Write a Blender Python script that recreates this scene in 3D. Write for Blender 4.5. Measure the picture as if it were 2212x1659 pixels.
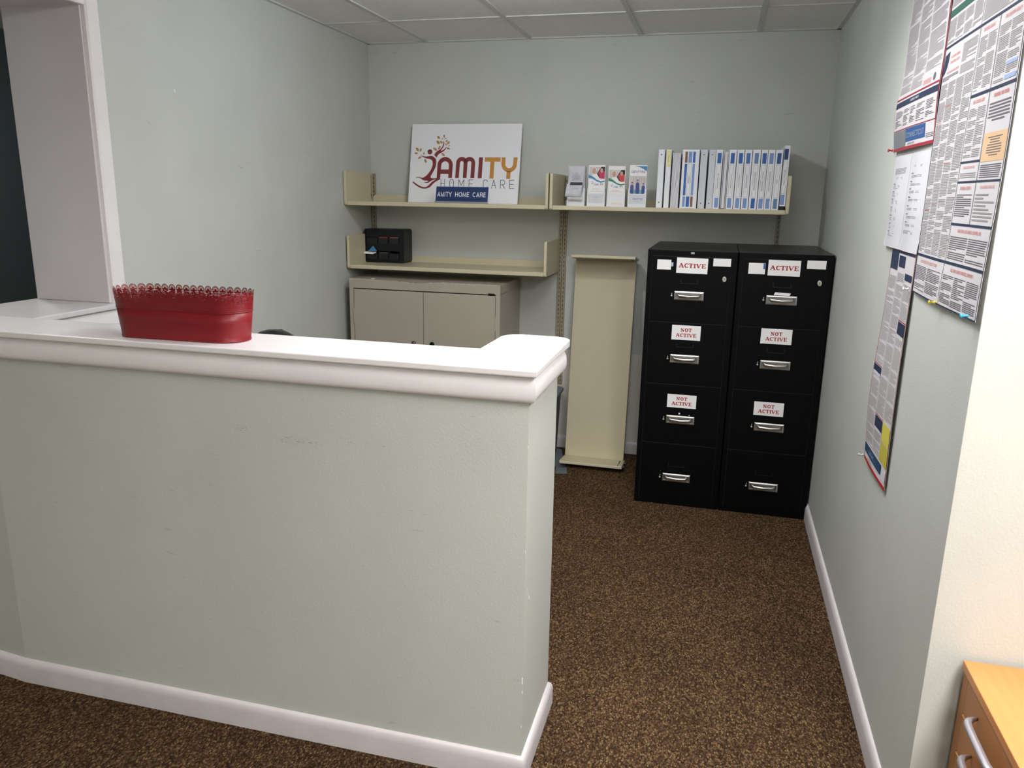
import bpy, bmesh, math, random
from mathutils import Vector, Matrix
random.seed(7)
PI = math.pi
for o in list(bpy.data.objects): bpy.data.objects.remove(o)
SC = bpy.context.scene
COL = SC.collection

# ------------------------------------------------------------ dimensions (metres)
XL, XR, H = -0.932, 1.664, 2.352          # alcove left wall, right wall, ceiling
YH, XE, HB = -2.819, 0.749, 0.077         # half wall front face, its end, baseboard height
YJ = -2.822                               # where the right wall turns the corner
YB, XFAR, XW = -7.2, 4.2, -1.9                      # rest of the room behind the camera
CAPZ = 1.124
YR, XI, YHB = -2.486, .60, -2.665          # half wall return: end, inner face, rear face

# ------------------------------------------------------------ camera
def make_camera():
    yaw, pit, rol, f = -0.2532, -0.2386, 0.0178, 1684.8
    fw = Vector((math.sin(yaw)*math.cos(pit), math.cos(yaw)*math.cos(pit), math.sin(pit)))
    r = Vector((math.cos(yaw), -math.sin(yaw), 0)); u = r.cross(fw)
    r2 = r*math.cos(rol)+u*math.sin(rol); u2 = -r*math.sin(rol)+u*math.cos(rol)
    cd = bpy.data.cameras.new('camera'); co = bpy.data.objects.new('camera', cd)
    COL.objects.link(co)
    m = Matrix((r2, u2, -fw)).transposed().to_4x4(); m.translation = Vector((1.1511, -4.5364, 1.5131))
    co.matrix_world = m
    cd.sensor_fit = 'HORIZONTAL'; cd.sensor_width = 36; cd.lens = f/2212*36; cd.clip_start = .02
    SC.camera = co
make_camera()

# ------------------------------------------------------------ world, exposure, lights
w = bpy.data.worlds.new('world'); SC.world = w; w.use_nodes = True
w.node_tree.nodes['Background'].inputs[0].default_value = (.5, .55, .6, 1)
w.node_tree.nodes['Background'].inputs[1].default_value = .02
SC.view_settings.view_transform = 'Standard'; SC.view_settings.look = 'None'
SC.view_settings.exposure = 0.0; SC.view_settings.gamma = 1; SC.view_settings.use_curve_mapping = False
LIGHTS = [  # x, y, size x, size y, strength, colour, drop below the ceiling
    (2.00, -3.90, .40, 1.20, 43, (1, .992, .975), .060),
    (1.40, -6.20, .40, 1.20, 34, (1, .992, .975), .060),
    (3.20, -5.20, .40, 1.20, 5, (1, .98, .94), .060),
]
TROF = (.9620, -2.385, 21, (.97, .985, 1.0))     # recessed 2 x 4 troffer over the half wall: x, y, watts, colour
ld = bpy.data.lights.new('troffer_light', 'AREA'); ld.shape = 'RECTANGLE'; ld.size = .54; ld.size_y = 1.15
ld.energy = TROF[2]; ld.color = TROF[3]; ld.spread = math.radians(150)
lo = bpy.data.objects.new('troffer_light', ld); COL.objects.link(lo); lo.location = (TROF[0], TROF[1], H-.006)
GLOBE = (0.27, -1.56, 165, (.88, .93, 1.0))      # small cool lamp above the alcove: x, y, strength, colour

# ------------------------------------------------------------ materials
MATS = {}
def nodes(name):
    m = bpy.data.materials.new(name); m.use_nodes = True
    return m, m.node_tree.nodes, m.node_tree.links, m.node_tree.nodes['Principled BSDF']
def srgb(c):
    if isinstance(c, str): c = [int(c[i:i+2], 16)/255 for i in (0, 2, 4)]
    return tuple((v/12.92 if v <= .04045 else ((v+.055)/1.055)**2.4) for v in c)+(1,)
def mat(name, col, rough=.5, metal=0, bump=0, bscale=200, var=0, vscale=5, spec=.5, emit=0, trans=0, alpha=1, coat=0):
    if name in MATS: return MATS[name]
    m, N, L, P = nodes(name); c = srgb(col)
    P.inputs['Base Color'].default_value = c; P.inputs['Roughness'].default_value = rough
    P.inputs['Metallic'].default_value = metal; P.inputs['Specular IOR Level'].default_value = spec
    P.inputs['Coat Weight'].default_value = coat
    if trans: P.inputs['Transmission Weight'].default_value = trans
    if alpha < 1: P.inputs['Alpha'].default_value = alpha
    if emit:
        P.inputs['Emission Color'].default_value = c; P.inputs['Emission Strength'].default_value = emit
    tc = N.new('ShaderNodeTexCoord')
    if var:
        n = N.new('ShaderNodeTexNoise'); n.inputs['Scale'].default_value = vscale; n.inputs['Detail'].default_value = 5
        L.new(tc.outputs['Object'], n.inputs['Vector'])
        mr = N.new('ShaderNodeMapRange'); mr.inputs[1].default_value = .3; mr.inputs[2].default_value = .7
        mr.inputs[3].default_value = 1-var; mr.inputs[4].default_value = 1+var*.4
        L.new(n.outputs['Fac'], mr.inputs[0])
        mx = N.new('ShaderNodeVectorMath'); mx.operation = 'SCALE'; mx.inputs[0].default_value = c[:3]
        L.new(mr.outputs[0], mx.inputs['Scale']); L.new(mx.outputs[0], P.inputs['Base Color'])
    if bump:
        n2 = N.new('ShaderNodeTexNoise'); n2.inputs['Scale'].default_value = bscale; n2.inputs['Detail'].default_value = 3
        L.new(tc.outputs['Object'], n2.inputs['Vector'])
        b = N.new('ShaderNodeBump'); b.inputs['Strength'].default_value = bump; b.inputs['Distance'].default_value = .002
        L.new(n2.outputs['Fac'], b.inputs['Height']); L.new(b.outputs[0], P.inputs['Normal'])
    MATS[name] = m; return m

def wall_paint(name, col, scuff=.25, rough=.55):
    """rolled wall paint: orange-peel relief, slight unevenness, thin scuff marks"""
    m, N, L, P = nodes(name); c = srgb(col)
    tc = N.new('ShaderNodeTexCoord')
    n = N.new('ShaderNodeTexNoise'); n.inputs['Scale'].default_value = 3; n.inputs['Detail'].default_value = 6
    L.new(tc.outputs['Object'], n.inputs['Vector'])
    mr = N.new('ShaderNodeMapRange'); mr.inputs[1].default_value = .3; mr.inputs[2].default_value = .7
    mr.inputs[3].default_value = .955; mr.inputs[4].default_value = 1.02
    L.new(n.outputs['Fac'], mr.inputs[0])
    # scuffs: sparse streaks
    mp = N.new('ShaderNodeMapping'); mp.inputs['Scale'].default_value = (5, 5, 22); mp.inputs['Rotation'].default_value = (.3, .5, 0)
    L.new(tc.outputs['Object'], mp.inputs['Vector'])
    s = N.new('ShaderNodeTexNoise'); s.inputs['Scale'].default_value = 2.1; s.inputs['Detail'].default_value = 9; s.inputs['Roughness'].default_value = .62
    L.new(mp.outputs[0], s.inputs['Vector'])
    sr = N.new('ShaderNodeMapRange'); sr.inputs[1].default_value = .66; sr.inputs[2].default_value = .76
    sr.inputs[3].default_value = 1; sr.inputs[4].default_value = 1-scuff
    L.new(s.outputs['Fac'], sr.inputs[0])
    mu = N.new('ShaderNodeMath'); mu.operation = 'MULTIPLY'; L.new(mr.outputs[0], mu.inputs[0]); L.new(sr.outputs[0], mu.inputs[1])
    mx = N.new('ShaderNodeVectorMath'); mx.operation = 'SCALE'; mx.inputs[0].default_value = c[:3]
    L.new(mu.outputs[0], mx.inputs['Scale']); L.new(mx.outputs[0], P.inputs['Base Color'])
    P.inputs['Roughness'].default_value = rough
    n2 = N.new('ShaderNodeTexNoise'); n2.inputs['Scale'].default_value = 170; n2.inputs['Detail'].default_value = 3
    L.new(tc.outputs['Object'], n2.inputs['Vector'])
    b = N.new('ShaderNodeBump'); b.inputs['Strength'].default_value = .28; b.inputs['Distance'].default_value = .0015
    L.new(n2.outputs['Fac'], b.inputs['Height']); L.new(b.outputs[0], P.inputs['Normal'])
    MATS[name] = m; return m

def carpet():
    m, N, L, P = nodes('loop_carpet')
    tc = N.new('ShaderNodeTexCoord')
    mp = N.new('ShaderNodeMapping'); mp.inputs['Scale'].default_value = (1, .62, 1); mp.inputs['Rotation'].default_value = (0, 0, .5)
    L.new(tc.outputs['Object'], mp.inputs['Vector'])
    v = N.new('ShaderNodeTexVoronoi'); v.inputs['Scale'].default_value = 225; v.inputs['Randomness'].default_value = .85
    L.new(mp.outputs[0], v.inputs['Vector'])
    hue = N.new('ShaderNodeSeparateColor'); L.new(v.outputs['Color'], hue.inputs[0])
    cr = N.new('ShaderNodeValToRGB'); e = cr.color_ramp.elements
    e[0].position = 0; e[0].color = srgb('3d2a1c'); e[1].position = 1; e[1].color = srgb('9c825a')
    for p, c in ((.30, '58402c'), (.55, '6b503a'), (.8, '7e6144')):
        q = e.new(p); q.color = srgb(c)
    L.new(hue.outputs[0], cr.inputs[0])
    n = N.new('ShaderNodeTexNoise'); n.inputs['Scale'].default_value = 2.2; n.inputs['Detail'].default_value = 5
    L.new(tc.outputs['Object'], n.inputs['Vector'])
    mr = N.new('ShaderNodeMapRange'); mr.inputs[1].default_value = .3; mr.inputs[2].default_value = .7
    mr.inputs[3].default_value = .8; mr.inputs[4].default_value = 1.1; L.new(n.outputs['Fac'], mr.inputs[0])
    d = N.new('ShaderNodeMapRange'); d.inputs[1].default_value = 0; d.inputs[2].default_value = .7
    d.inputs[3].default_value = 1.15; d.inputs[4].default_value = .35; L.new(v.outputs['Distance'], d.inputs[0])
    mu = N.new('ShaderNodeMath'); mu.operation = 'MULTIPLY'; L.new(mr.outputs[0], mu.inputs[0]); L.new(d.outputs[0], mu.inputs[1])
    mx = N.new('ShaderNodeVectorMath'); mx.operation = 'SCALE'
    L.new(cr.outputs[0], mx.inputs[0]); L.new(mu.outputs[0], mx.inputs['Scale']); L.new(mx.outputs[0], P.inputs['Base Color'])
    P.inputs['Roughness'].default_value = .95; P.inputs['Specular IOR Level'].default_value = .1
    iv = N.new('ShaderNodeMath'); iv.operation = 'SUBTRACT'; iv.inputs[0].default_value = 1; L.new(v.outputs['Distance'], iv.inputs[1])
    b = N.new('ShaderNodeBump'); b.inputs['Strength'].default_value = 1; b.inputs['Distance'].default_value = .004
    L.new(iv.outputs[0], b.inputs['Height']); L.new(b.outputs[0], P.inputs['Normal'])
    return m

def wood(name, col, axis=(1, 14, 14)):
    m, N, L, P = nodes(name); c = srgb(col)
    tc = N.new('ShaderNodeTexCoord'); mp = N.new('ShaderNodeMapping'); mp.inputs['Scale'].default_value = axis
    L.new(tc.outputs['Object'], mp.inputs['Vector'])
    n = N.new('ShaderNodeTexNoise'); n.inputs['Scale'].default_value = 6; n.inputs['Detail'].default_value = 6
    L.new(mp.outputs[0], n.inputs['Vector'])
    mr = N.new('ShaderNodeMapRange'); mr.inputs[1].default_value = .3; mr.inputs[2].default_value = .7
    mr.inputs[3].default_value = .94; mr.inputs[4].default_value = 1.04; L.new(n.outputs['Fac'], mr.inputs[0])
    mx = N.new('ShaderNodeVectorMath'); mx.operation = 'SCALE'; mx.inputs[0].default_value = c[:3]
    L.new(mr.outputs[0], mx.inputs['Scale']); L.new(mx.outputs[0], P.inputs['Base Color'])
    P.inputs['Roughness'].default_value = .42
    return m

M_WALL = wall_paint('sage_wall_paint', 'c6c8c1')
M_CREAM = wall_paint('cream_wall_paint', 'ded8cc', .12)
M_JOG = wall_paint('pale_wall_paint', 'cccdc6', .12)
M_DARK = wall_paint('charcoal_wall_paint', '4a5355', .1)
M_TRIM = mat('white_trim_paint', 'ece8e8', .3, var=.03, vscale=9, bump=.08, bscale=90)
M_TRIM_SHADE = mat('shaded_white_trim_paint', 'd3cfd0', .32, var=.03, vscale=6, bump=.1, bscale=60)  # trim white darkened in colour to paint the shade inside the opening
M_BASE = mat('baseboard_paint', 'd9d2d3', .38, var=.07, vscale=14, bump=.1, bscale=60)
M_TILE = mat('ceiling_tile_fibre', 'f1efed', .95, var=.05, vscale=60, bump=.5, bscale=140, spec=.1)
M_GRID = mat('ceiling_grid_paint', 'cdcdcb', .5)
M_BEIGE = mat('beige_shelf_enamel', 'cbc1a3', .34, var=.03, vscale=7, bump=.06, bscale=300)
M_BEIGE2 = mat('taupe_cabinet_enamel', 'aea797', .38, var=.04, vscale=5, bump=.08, bscale=300)
M_STD = mat('standard_enamel', '9c927d', .45)
M_SLOT = mat('dark_slot', '26241f', .8)
M_BLACK = mat('black_cabinet_enamel', '060708', .45, var=.1, vscale=5, bump=.1, bscale=400, spec=.12)
M_BLACK2 = mat('black_cabinet_gap', '030303', .8)
M_CUP = mat('shaded_recess_chrome', '8f8d89', .42, 1)  # chrome darkened in colour to paint the shade inside the pull
M_CHROME = mat('brushed_chrome', 'cfcdc8', .36, 1, bump=.05, bscale=300)
M_CHROME2 = mat('dark_steel', '6a6866', .4, 1)  # darker steel tone for the cabinet knob and binder rivets
M_PAPER = mat('white_paper', 'f4f1f0', .7)
M_RED = mat('red_ink', 'b01626', .6)
M_BOARD = mat('white_foam_board', 'f2f2f4', .45)
M_MAROON = mat('maroon_ink', '7e2f31', .5)
M_ORANGE = mat('ochre_ink', 'c98b3c', .5)
M_LEAF = mat('leaf_ochre_ink', 'b58a55', .5)
M_INK = mat('black_ink', '1f1f24', .5)
M_NAVY = mat('navy_plate', '18315f', .4)
M_WHITE = mat('white_ink', 'f2f2f2', .5)
M_ALU = mat('satin_aluminium', 'b8b8bb', .35, 1)
M_BIND = mat('white_binder_vinyl', 'eff0f4', .35)
M_BIND2 = mat('grey_white_binder_vinyl', 'd4d6dc', .35)
M_PAGES = mat('paper_pages', 'ebe8ee', .8, bump=.3, bscale=900)
M_BL1 = mat('strong_blue_ink', '2f62ad', .5)
M_BL2 = mat('light_blue_ink', '7d9ad0', .5)
M_BL3 = mat('slate_blue_ink', '6784b0', .5)
M_BRN = mat('brown_ink', '83563f', .5)
M_YEL = mat('pale_yellow_label', 'ece3a6', .6)
M_PLANT = mat('red_enamelled_tin', '7c111b', .42, 0, var=.06, vscale=8)
M_PLASTIC = mat('black_plastic', '101318', .4, spec=.35)
M_GREYP = mat('grey_bin_plastic', '6f7579', .5)
M_GMET = mat('blue_grey_metal', '6c757c', .45, .3)

# ------------------------------------------------------------ mesh helpers
class MB:
    """collects shapes with material slots and links them as one mesh object"""
    def __init__(s): s.bm = bmesh.new(); s.mats = []; s.cur = 0
    def m(s, mt):
        if mt not in s.mats: s.mats.append(mt)
        s.cur = s.mats.index(mt); return s
    def face(s, vs, smooth=False):
        try:
            f = s.bm.faces.new([v if isinstance(v, bmesh.types.BMVert) else s.bm.verts.new(v) for v in vs])
        except ValueError: return None
        f.material_index = s.cur; f.smooth = smooth; return f
    def box(s, x0, x1, y0, y1, z0, z1, bev=0, seg=2):
        v = [s.bm.verts.new(p) for p in ((x0,y0,z0),(x1,y0,z0),(x1,y1,z0),(x0,y1,z0),(x0,y0,z1),(x1,y0,z1),(x1,y1,z1),(x0,y1,z1))]
        fs = [s.face([v[i] for i in q]) for q in ((0,3,2,1),(4,5,6,7),(0,1,5,4),(1,2,6,5),(2,3,7,6),(3,0,4,7))]
        if bev:
            es = list({e for f in fs for e in f.edges})
            r = bmesh.ops.bevel(s.bm, geom=es, offset=bev, segments=seg, profile=.5, affect='EDGES', clamp_overlap=True)
            for f in r['faces']: f.material_index = s.cur
        return s
    def prism(s, poly, a0, a1, axis='y', smooth=False, caps=True):
        """poly: 2D points; extruded along axis. axis y: (x,z); x: (y,z); z: (x,y)"""
        def P(p, a): return {'y': (p[0], a, p[1]), 'x': (a, p[0], p[1]), 'z': (p[0], p[1], a)}[axis]
        A = [s.bm.verts.new(P(p, a0)) for p in poly]; B = [s.bm.verts.new(P(p, a1)) for p in poly]
        n = len(poly)
        for i in range(n):
            j = (i+1) % n; s.face([A[i], A[j], B[j], B[i]], smooth)
        if caps: s.face(A[::-1]); s.face(B)
        return s
    def tube(s, pts, r, n=8, closed=False, caps=True, flat=1.0):
        pts = [Vector(p) for p in pts]; rings = []
        rr = r if isinstance(r, (list, tuple)) else [r]*len(pts)
        up = Vector((0, 0, 1))
        for i, p in enumerate(pts):
            a = pts[i-1] if (i or closed) else p; b = pts[(i+1) % len(pts)] if (i < len(pts)-1 or closed) else p
            t = (b-a).normalized(); ref = up if abs(t.dot(up)) < .95 else Vector((1, 0, 0))
            x = t.cross(ref).normalized(); y = x.cross(t)
            rings.append([s.bm.verts.new(p+x*math.cos(2*PI*k/n)*rr[i]+y*math.sin(2*PI*k/n)*rr[i]*flat) for k in range(n)])
        m = len(rings)
        for i in range(m if closed else m-1):
            A, B = rings[i], rings[(i+1) % m]
            for k in range(n): s.face([A[k], A[(k+1) % n], B[(k+1) % n], B[k]], True)
        if caps and not closed: s.face(rings[0][::-1]); s.face(rings[-1])
        return s
    def lathe(s, prof, c=(0, 0, 0), n=20, axis='z'):
        rings = []
        for (r, h) in prof:
            ring = []
            for k in range(n):
                a = 2*PI*k/n; p = (r*math.cos(a), r*math.sin(a), h)
                if axis == 'y': p = (p[0], p[2], p[1])
                if axis == 'x': p = (p[2], p[0], p[1])
                ring.append(s.bm.verts.new((c[0]+p[0], c[1]+p[1], c[2]+p[2])))
            rings.append(ring)
        for A, B in zip(rings, rings[1:]):
            for k in range(n): s.face([A[k], A[(k+1) % n], B[(k+1) % n], B[k]], True)
        s.face(rings[0][::-1]); s.face(rings[-1]); return s
    def loft(s, rings, caps=True, smooth=True):
        R = [[s.bm.verts.new(p) for p in r] for r in rings]; n = len(R[0])
        for A, B in zip(R, R[1:]):
            for k in range(n): s.face([A[k], A[(k+1) % n], B[(k+1) % n], B[k]], smooth)
        if caps: s.face(R[0][::-1]); s.face(R[-1])
        return s
    def build(s, name, parent=None, loc=None, fix=True, auto=0):
        if fix: bmesh.ops.recalc_face_normals(s.bm, faces=s.bm.faces[:])
        me = bpy.data.meshes.new(name); s.bm.to_mesh(me); s.bm.free()
        for mt in s.mats: me.materials.append(mt)
        o = bpy.data.objects.new(name, me); COL.objects.link(o)
        if auto:
            for p_ in me.polygons: p_.use_smooth = True
            me.set_sharp_from_angle(angle=math.radians(auto))
        if parent: o.parent = parent
        if loc: o.location = loc
        return o

def tag(o, label=None, cat=None, group=None, kind=None):
    if label: o['label'] = label
    if cat: o['category'] = cat
    if group: o['group'] = group
    if kind: o['kind'] = kind
    return o
def empty(name, loc, label, cat, group=None, rz=0, rx=0):
    o = bpy.data.objects.new(name, None); COL.objects.link(o); o.empty_display_size = .05
    o.location = loc; o.rotation_euler = (rx, 0, rz); return tag(o, label, cat, group)
def B1(mt, *a, **k): return MB().m(mt).box(*a, **k)
def struct(o, label=None): o['kind'] = 'structure'; return tag(o, label) if label else o
def kids(o): return [c for c in bpy.data.objects if c.parent == o]
def copy_tree(o, parent=None):
    c = o.copy(); COL.objects.link(c); c.parent = parent
    for ch in kids(o): copy_tree(ch, c)
    return c
def rrect(x0, x1, z0, z1, r, n=5, which=(1, 1, 1, 1)):
    out = []
    for i, (cx, cz, a0) in enumerate(((x1-r, z0+r, -PI/2), (x1-r, z1-r, 0), (x0+r, z1-r, PI/2), (x0+r, z0+r, PI))):
        if which[i]:
            for k in range(n+1):
                a = a0+PI/2*k/n; out.append((cx+r*math.cos(a), cz+r*math.sin(a)))
        else: out.append(((x1, z0), (x1, z1), (x0, z1), (x0, z0))[i])
    return out
_tc = {}
def text_tris(txt, size=1.0, bold=0.0):
    """outline font text as 2D triangles, centred, height about size"""
    key = (txt, bold)
    if key not in _tc:
        cu = bpy.data.curves.new('lettering', 'FONT'); cu.body = txt; cu.size = 1; cu.offset = bold; cu.resolution_u = 2
        o = bpy.data.objects.new('lettering', cu); me = bpy.data.meshes.new_from_object(o)
        vs = [(v.co.x, v.co.y) for v in me.vertices]; fs = [tuple(p.vertices) for p in me.polygons]
        bpy.data.objects.remove(o); bpy.data.meshes.remove(me); bpy.data.curves.remove(cu)
        xs = [v[0] for v in vs]; ys = [v[1] for v in vs]
        cx, cy = (min(xs)+max(xs))/2, (min(ys)+max(ys))/2; hh = max(ys)-min(ys)
        _tc[key] = ([((x-cx)/hh, (y-cy)/hh) for x, y in vs], fs, (max(xs)-min(xs))/hh)
    return _tc[key]
def put_text(mb, txt, fn, h, w=None, bold=0):
    """fn maps (u right, v up) metres from the text centre to 3D"""
    vs, fs, asp = text_tris(txt, 1, bold)
    sx = (w/asp) if w else h
    V = [mb.bm.verts.new(fn(x*sx, y*h)) for x, y in vs]
    for f in fs: mb.face([V[i] for i in f])
# slab-serif capitals, unit box 0..w x 0..1, strokes (x0,y0,x1,y1,width)
SLAB = {
 'A': (1.15, [(.12,.05,.55,.95,.13),(.55,.95,.98,.05,.27),(.3,.36,.8,.36,.14),(-.02,.06,.36,.06,.12),(.74,.06,1.2,.06,.12),(.34,.93,.7,.93,.12)]),
 'C': (.95, [(.9,.72,.84,.86,.2),(.84,.88,.55,.93,.14),(.55,.93,.28,.82,.18),(.3,.86,.13,.5,.26),(.13,.5,.3,.14,.26),(.28,.18,.55,.07,.18),(.55,.07,.92,.22,.14)]),
 'T': (1.0, [(.5,.05,.5,.95,.27),(.04,.93,.96,.93,.14),(.05,.7,.05,.95,.12),(.95,.7,.95,.95,.12),(.26,.06,.74,.06,.12)]),
 'I': (.55, [(.27,.05,.27,.95,.27),(.02,.93,.53,.93,.12),(.02,.06,.53,.06,.12)]),
 'V': (1.1, [(.12,.95,.54,.05,.27),(.54,.05,.95,.95,.13),(-.02,.94,.4,.94,.12),(.74,.94,1.12,.94,.12)]),
 'E': (.9, [(.24,.05,.24,.95,.26),(.02,.93,.86,.93,.12),(.02,.06,.9,.06,.12),(.84,.74,.84,.95,.12),(.88,.06,.88,.3,.12),(.24,.5,.62,.5,.12),(.62,.38,.62,.62,.1)]),
 'N': (1.1, [(.2,.05,.2,.95,.14),(.2,.93,.86,.08,.25),(.86,.05,.86,.95,.14),(0,.93,.36,.93,.12),(.68,.94,1.06,.94,.12),(.02,.06,.42,.06,.12)]),
 'O': (1.05, [(.52,.94,.24,.8,.18),(.26,.82,.14,.5,.25),(.14,.5,.26,.18,.25),(.24,.2,.52,.06,.18),(.52,.06,.8,.2,.18),(.78,.18,.9,.5,.25),(.9,.5,.78,.82,.25),(.8,.8,.52,.94,.18)]),
}
def put_slab(mb, txt, fn, h, gap=.1, sx=1.0):
    W = sum(SLAB[c][0]+gap for c in txt)-gap; x = -W/2
    for c in txt:
        w_, st = SLAB[c]
        for (x0, y0, x1, y1, t) in st:
            d = Vector((x1-x0, y1-y0)); d.normalize(); n = Vector((-d.y, d.x))*t/2
            mb.face([fn((x+px)*h*sx, (py-.5)*h) for px, py in ((x0+n.x, y0+n.y), (x0-n.x, y0-n.y), (x1-n.x, y1-n.y), (x1+n.x, y1+n.y))])
        x += w_+gap

# plain bold grotesque capitals: widths and polylines in a unit-height box
def _arc(cx, cy, rx, ry, a0, a1, n=8): return [(cx+rx*math.cos(math.radians(a0+(a1-a0)*k/n)), cy+ry*math.sin(math.radians(a0+(a1-a0)*k/n))) for k in range(n+1)]
GROT = {'A': (.78, [[(.06, 0), (.39, .93), (.72, 0)], [(.2, .30), (.58, .30)]]), 'M': (.86, [[(.09, 0), (.09, .93), (.43, .12), (.77, .93), (.77, 0)]]),
        'I': (.26, [[(.13, 0), (.13, 1)]]), 'T': (.66, [[(.33, 0), (.33, .94)], [(0, .93), (.66, .93)]]), 'Y': (.74, [[(.03, 1), (.37, .42), (.71, 1)], [(.37, .45), (.37, 0)]]),
        'H': (.76, [[(.1, 0), (.1, 1)], [(.66, 0), (.66, 1)], [(.1, .52), (.66, .52)]]), 'O': (.84, [_arc(.42, .5, .34, .43, 0, 360, 20)]),
        'E': (.64, [[(.62, .07), (.1, .07), (.1, .93), (.6, .93)], [(.1, .51), (.56, .51)]]), 'C': (.80, [_arc(.42, .5, .34, .43, 48, 312, 16)]),
        'R': (.76, [[(.1, 0), (.1, .93), (.45, .93)]+_arc(.45, .71, .2, .22, 90, -90, 6)+[(.1, .49)], [(.42, .49), (.6, .38), (.66, 0)]])}
def put_block(mb, txt, fn, h, w, wt=.145, gap=.12):
    W = sum(GROT[c][0]+gap for c in txt)-gap; sx = w/W; x = -W/2
    for c in txt:
        gw, pls = GROT[c]
        for pl in pls:
            P2 = [Vector(p) for p in pl]; L_, R_ = [], []
            for i, p in enumerate(P2):
                closed = (P2[0]-P2[-1]).length < 1e-6
                a = P2[i-1] if i else (P2[-2] if closed else p); b = P2[i+1] if i < len(P2)-1 else (P2[1] if closed else p)
                d1 = (p-a).normalized() if (p-a).length > 1e-9 else None; d2 = (b-p).normalized() if (b-p).length > 1e-9 else None
                d1 = d1 or d2; d2 = d2 or d1; d = (d1+d2); d = d.normalized() if d.length > 1e-6 else d1
                n = Vector((-d.y, d.x)); k = min(1/max(.35, n.dot(Vector((-d1.y, d1.x)))), 2.2)*wt/2
                L_.append(p+n*k); R_.append(p-n*k)
            for i in range(len(P2)-1): mb.face([fn((x+q.x)*sx, (q.y-.5)*h) for q in (L_[i], R_[i], R_[i+1], L_[i+1])])
        x += gw+gap

# ============================================================ SETTING
mb = MB().m(carpet()); mb.box(XL-2.4, XFAR+.1, YB-.1, .1, -.1, 0)
struct(mb.build('floor'), 'brown and tan flecked loop-pile carpet floor')
mb = MB().m(M_CREAM).box(XL-.31, XR+.1, 0, .1, 0, .61).m(M_WALL).box(XL-.31, XR+.1, 0, .1, .61, H+.12)
struct(mb.build('wall_back'), 'sage green back wall with cream painted lower band')
OY0, OY1, OZ0, OZ1, TH = -2.775, -2.212, 1.093, 2.093, .307
mb = MB().m(M_WALL)
mb.box(XL-TH, XL, OY1+.001, 0, 0, H+.1); mb.box(XL-TH, XL, YH+.1, OY0-.001, CAPZ, H+.1) if OY0-.001 > YH+.1 else mb.box(XL-TH, XL, YH+.001, OY0-.001, CAPZ+.001, H+.1)
mb.box(XL-TH, XL, YHB, OY1, 0, OZ0-.002); mb.box(XL-TH, XL, OY0, OY1, OZ1+.016, H+.1); mb.box(XW, XL-TH, YH+.001, YH+.1, CAPZ+.001, H+.1)
struct(mb.build('wall_left'), 'sage green left wall with a framed pass-through opening')
struct(B1(M_WALL, XR, XR+.1, YJ+.0003, 0, 0, H+.1).build('wall_right'), 'sage green right wall carrying the posters')
struct(B1(M_JOG, XR+.0006, XFAR, YJ, YJ+.1, 0, H+.1).build('wall_corner'), 'pale cream wall that turns the corner right of the posters')
struct(B1(M_JOG, XFAR, XFAR+.1, YB, YJ+.1, 0, H+.1).build('wall_far_right'))
struct(B1(M_WALL, XW-.1, XW, YB, YH+.1, 0, H+.1).build('wall_front_left'))
struct(B1(M_JOG, XW-.1, XFAR+.1, YB-.1, YB, 0, H+.1).build('wall_behind'))
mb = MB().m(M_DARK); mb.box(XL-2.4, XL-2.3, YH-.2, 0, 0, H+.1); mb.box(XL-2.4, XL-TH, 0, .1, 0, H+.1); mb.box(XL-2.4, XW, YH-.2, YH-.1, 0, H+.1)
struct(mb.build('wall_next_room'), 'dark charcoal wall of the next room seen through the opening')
struct(B1(M_TILE, XL-2.4, XL-TH, YH, .1, H+.1, H+.14).build('ceiling_next_room'))

# suspended ceiling: grid and tiles
ceil = struct(B1(M_TILE, XW-.1, XFAR+.1, YB-.1, .1, H+.10, H+.14).build('ceiling'), 'white suspended tile ceiling with a grey metal grid')
G = .6096; gx = [XL+.370+G*i for i in range(-3, 9)]; gy = [-.5557-G*i for i in range(-1, 11)]
gx = [x for x in gx if XW < x < XFAR]; gy = [y for y in gy if YB < y < 0]
mb = MB().m(M_GRID)
for x in gx: mb.box(x-.012, x+.012, YB, (0 if XL < x < XR else YJ), H, H+.006)
g1 = mb.build('main_runner', ceil)
mb = MB().m(mat('cross_tee_paint', 'cfcfcd', .5))
for y in gy: mb.box((XL if y > YJ else XW), (XR if y > YJ else XFAR), y-.006, y+.006, H+.0012, H+.006)
mb.build('cross_tee', ceil)
mb = MB().m(M_GRID)
mb.box(XL, XR, -.022, 0, H-.001, H+.006); mb.box(XL, XL+.02, YJ, 0, H-.001, H+.006); mb.box(XR-.022, XR, YJ, 0, H-.001, H+.006)
mb.build('wall_angle', ceil)
tile_me = {}
xs = sorted([XL, XW]+gx+[XFAR]); ys = [0]+gy+[YB]
for i in range(len(xs)-1):
    for j in range(len(ys)-1):
        x0, x1, y1, y0 = xs[i], xs[i+1], ys[j], ys[j+1]
        if y1 > YJ+.01 and (x0 >= XR or x1 <= XL+.001) or x1-x0 < .02: continue
        if y0 >= YJ-.01: x1 = min(x1, XR)
        key = (round(x1-x0, 2), round(y1-y0, 2))
        if key not in tile_me:
            hx, hy = (x1-x0)/2-.004, (y1-y0)/2-.004
            o = MB().m(M_TILE).box(-hx, hx, -hy, hy, .005, .02, .003, 1).build('ceiling_tile', ceil); tile_me[key] = o.data
        else:
            o = bpy.data.objects.new('ceiling_tile', tile_me[key]); COL.objects.link(o); o.parent = ceil
        o.location = ((x0+x1)/2, (y0+y1)/2, H+.001)

# half wall with return, cap and bed moulding

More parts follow.
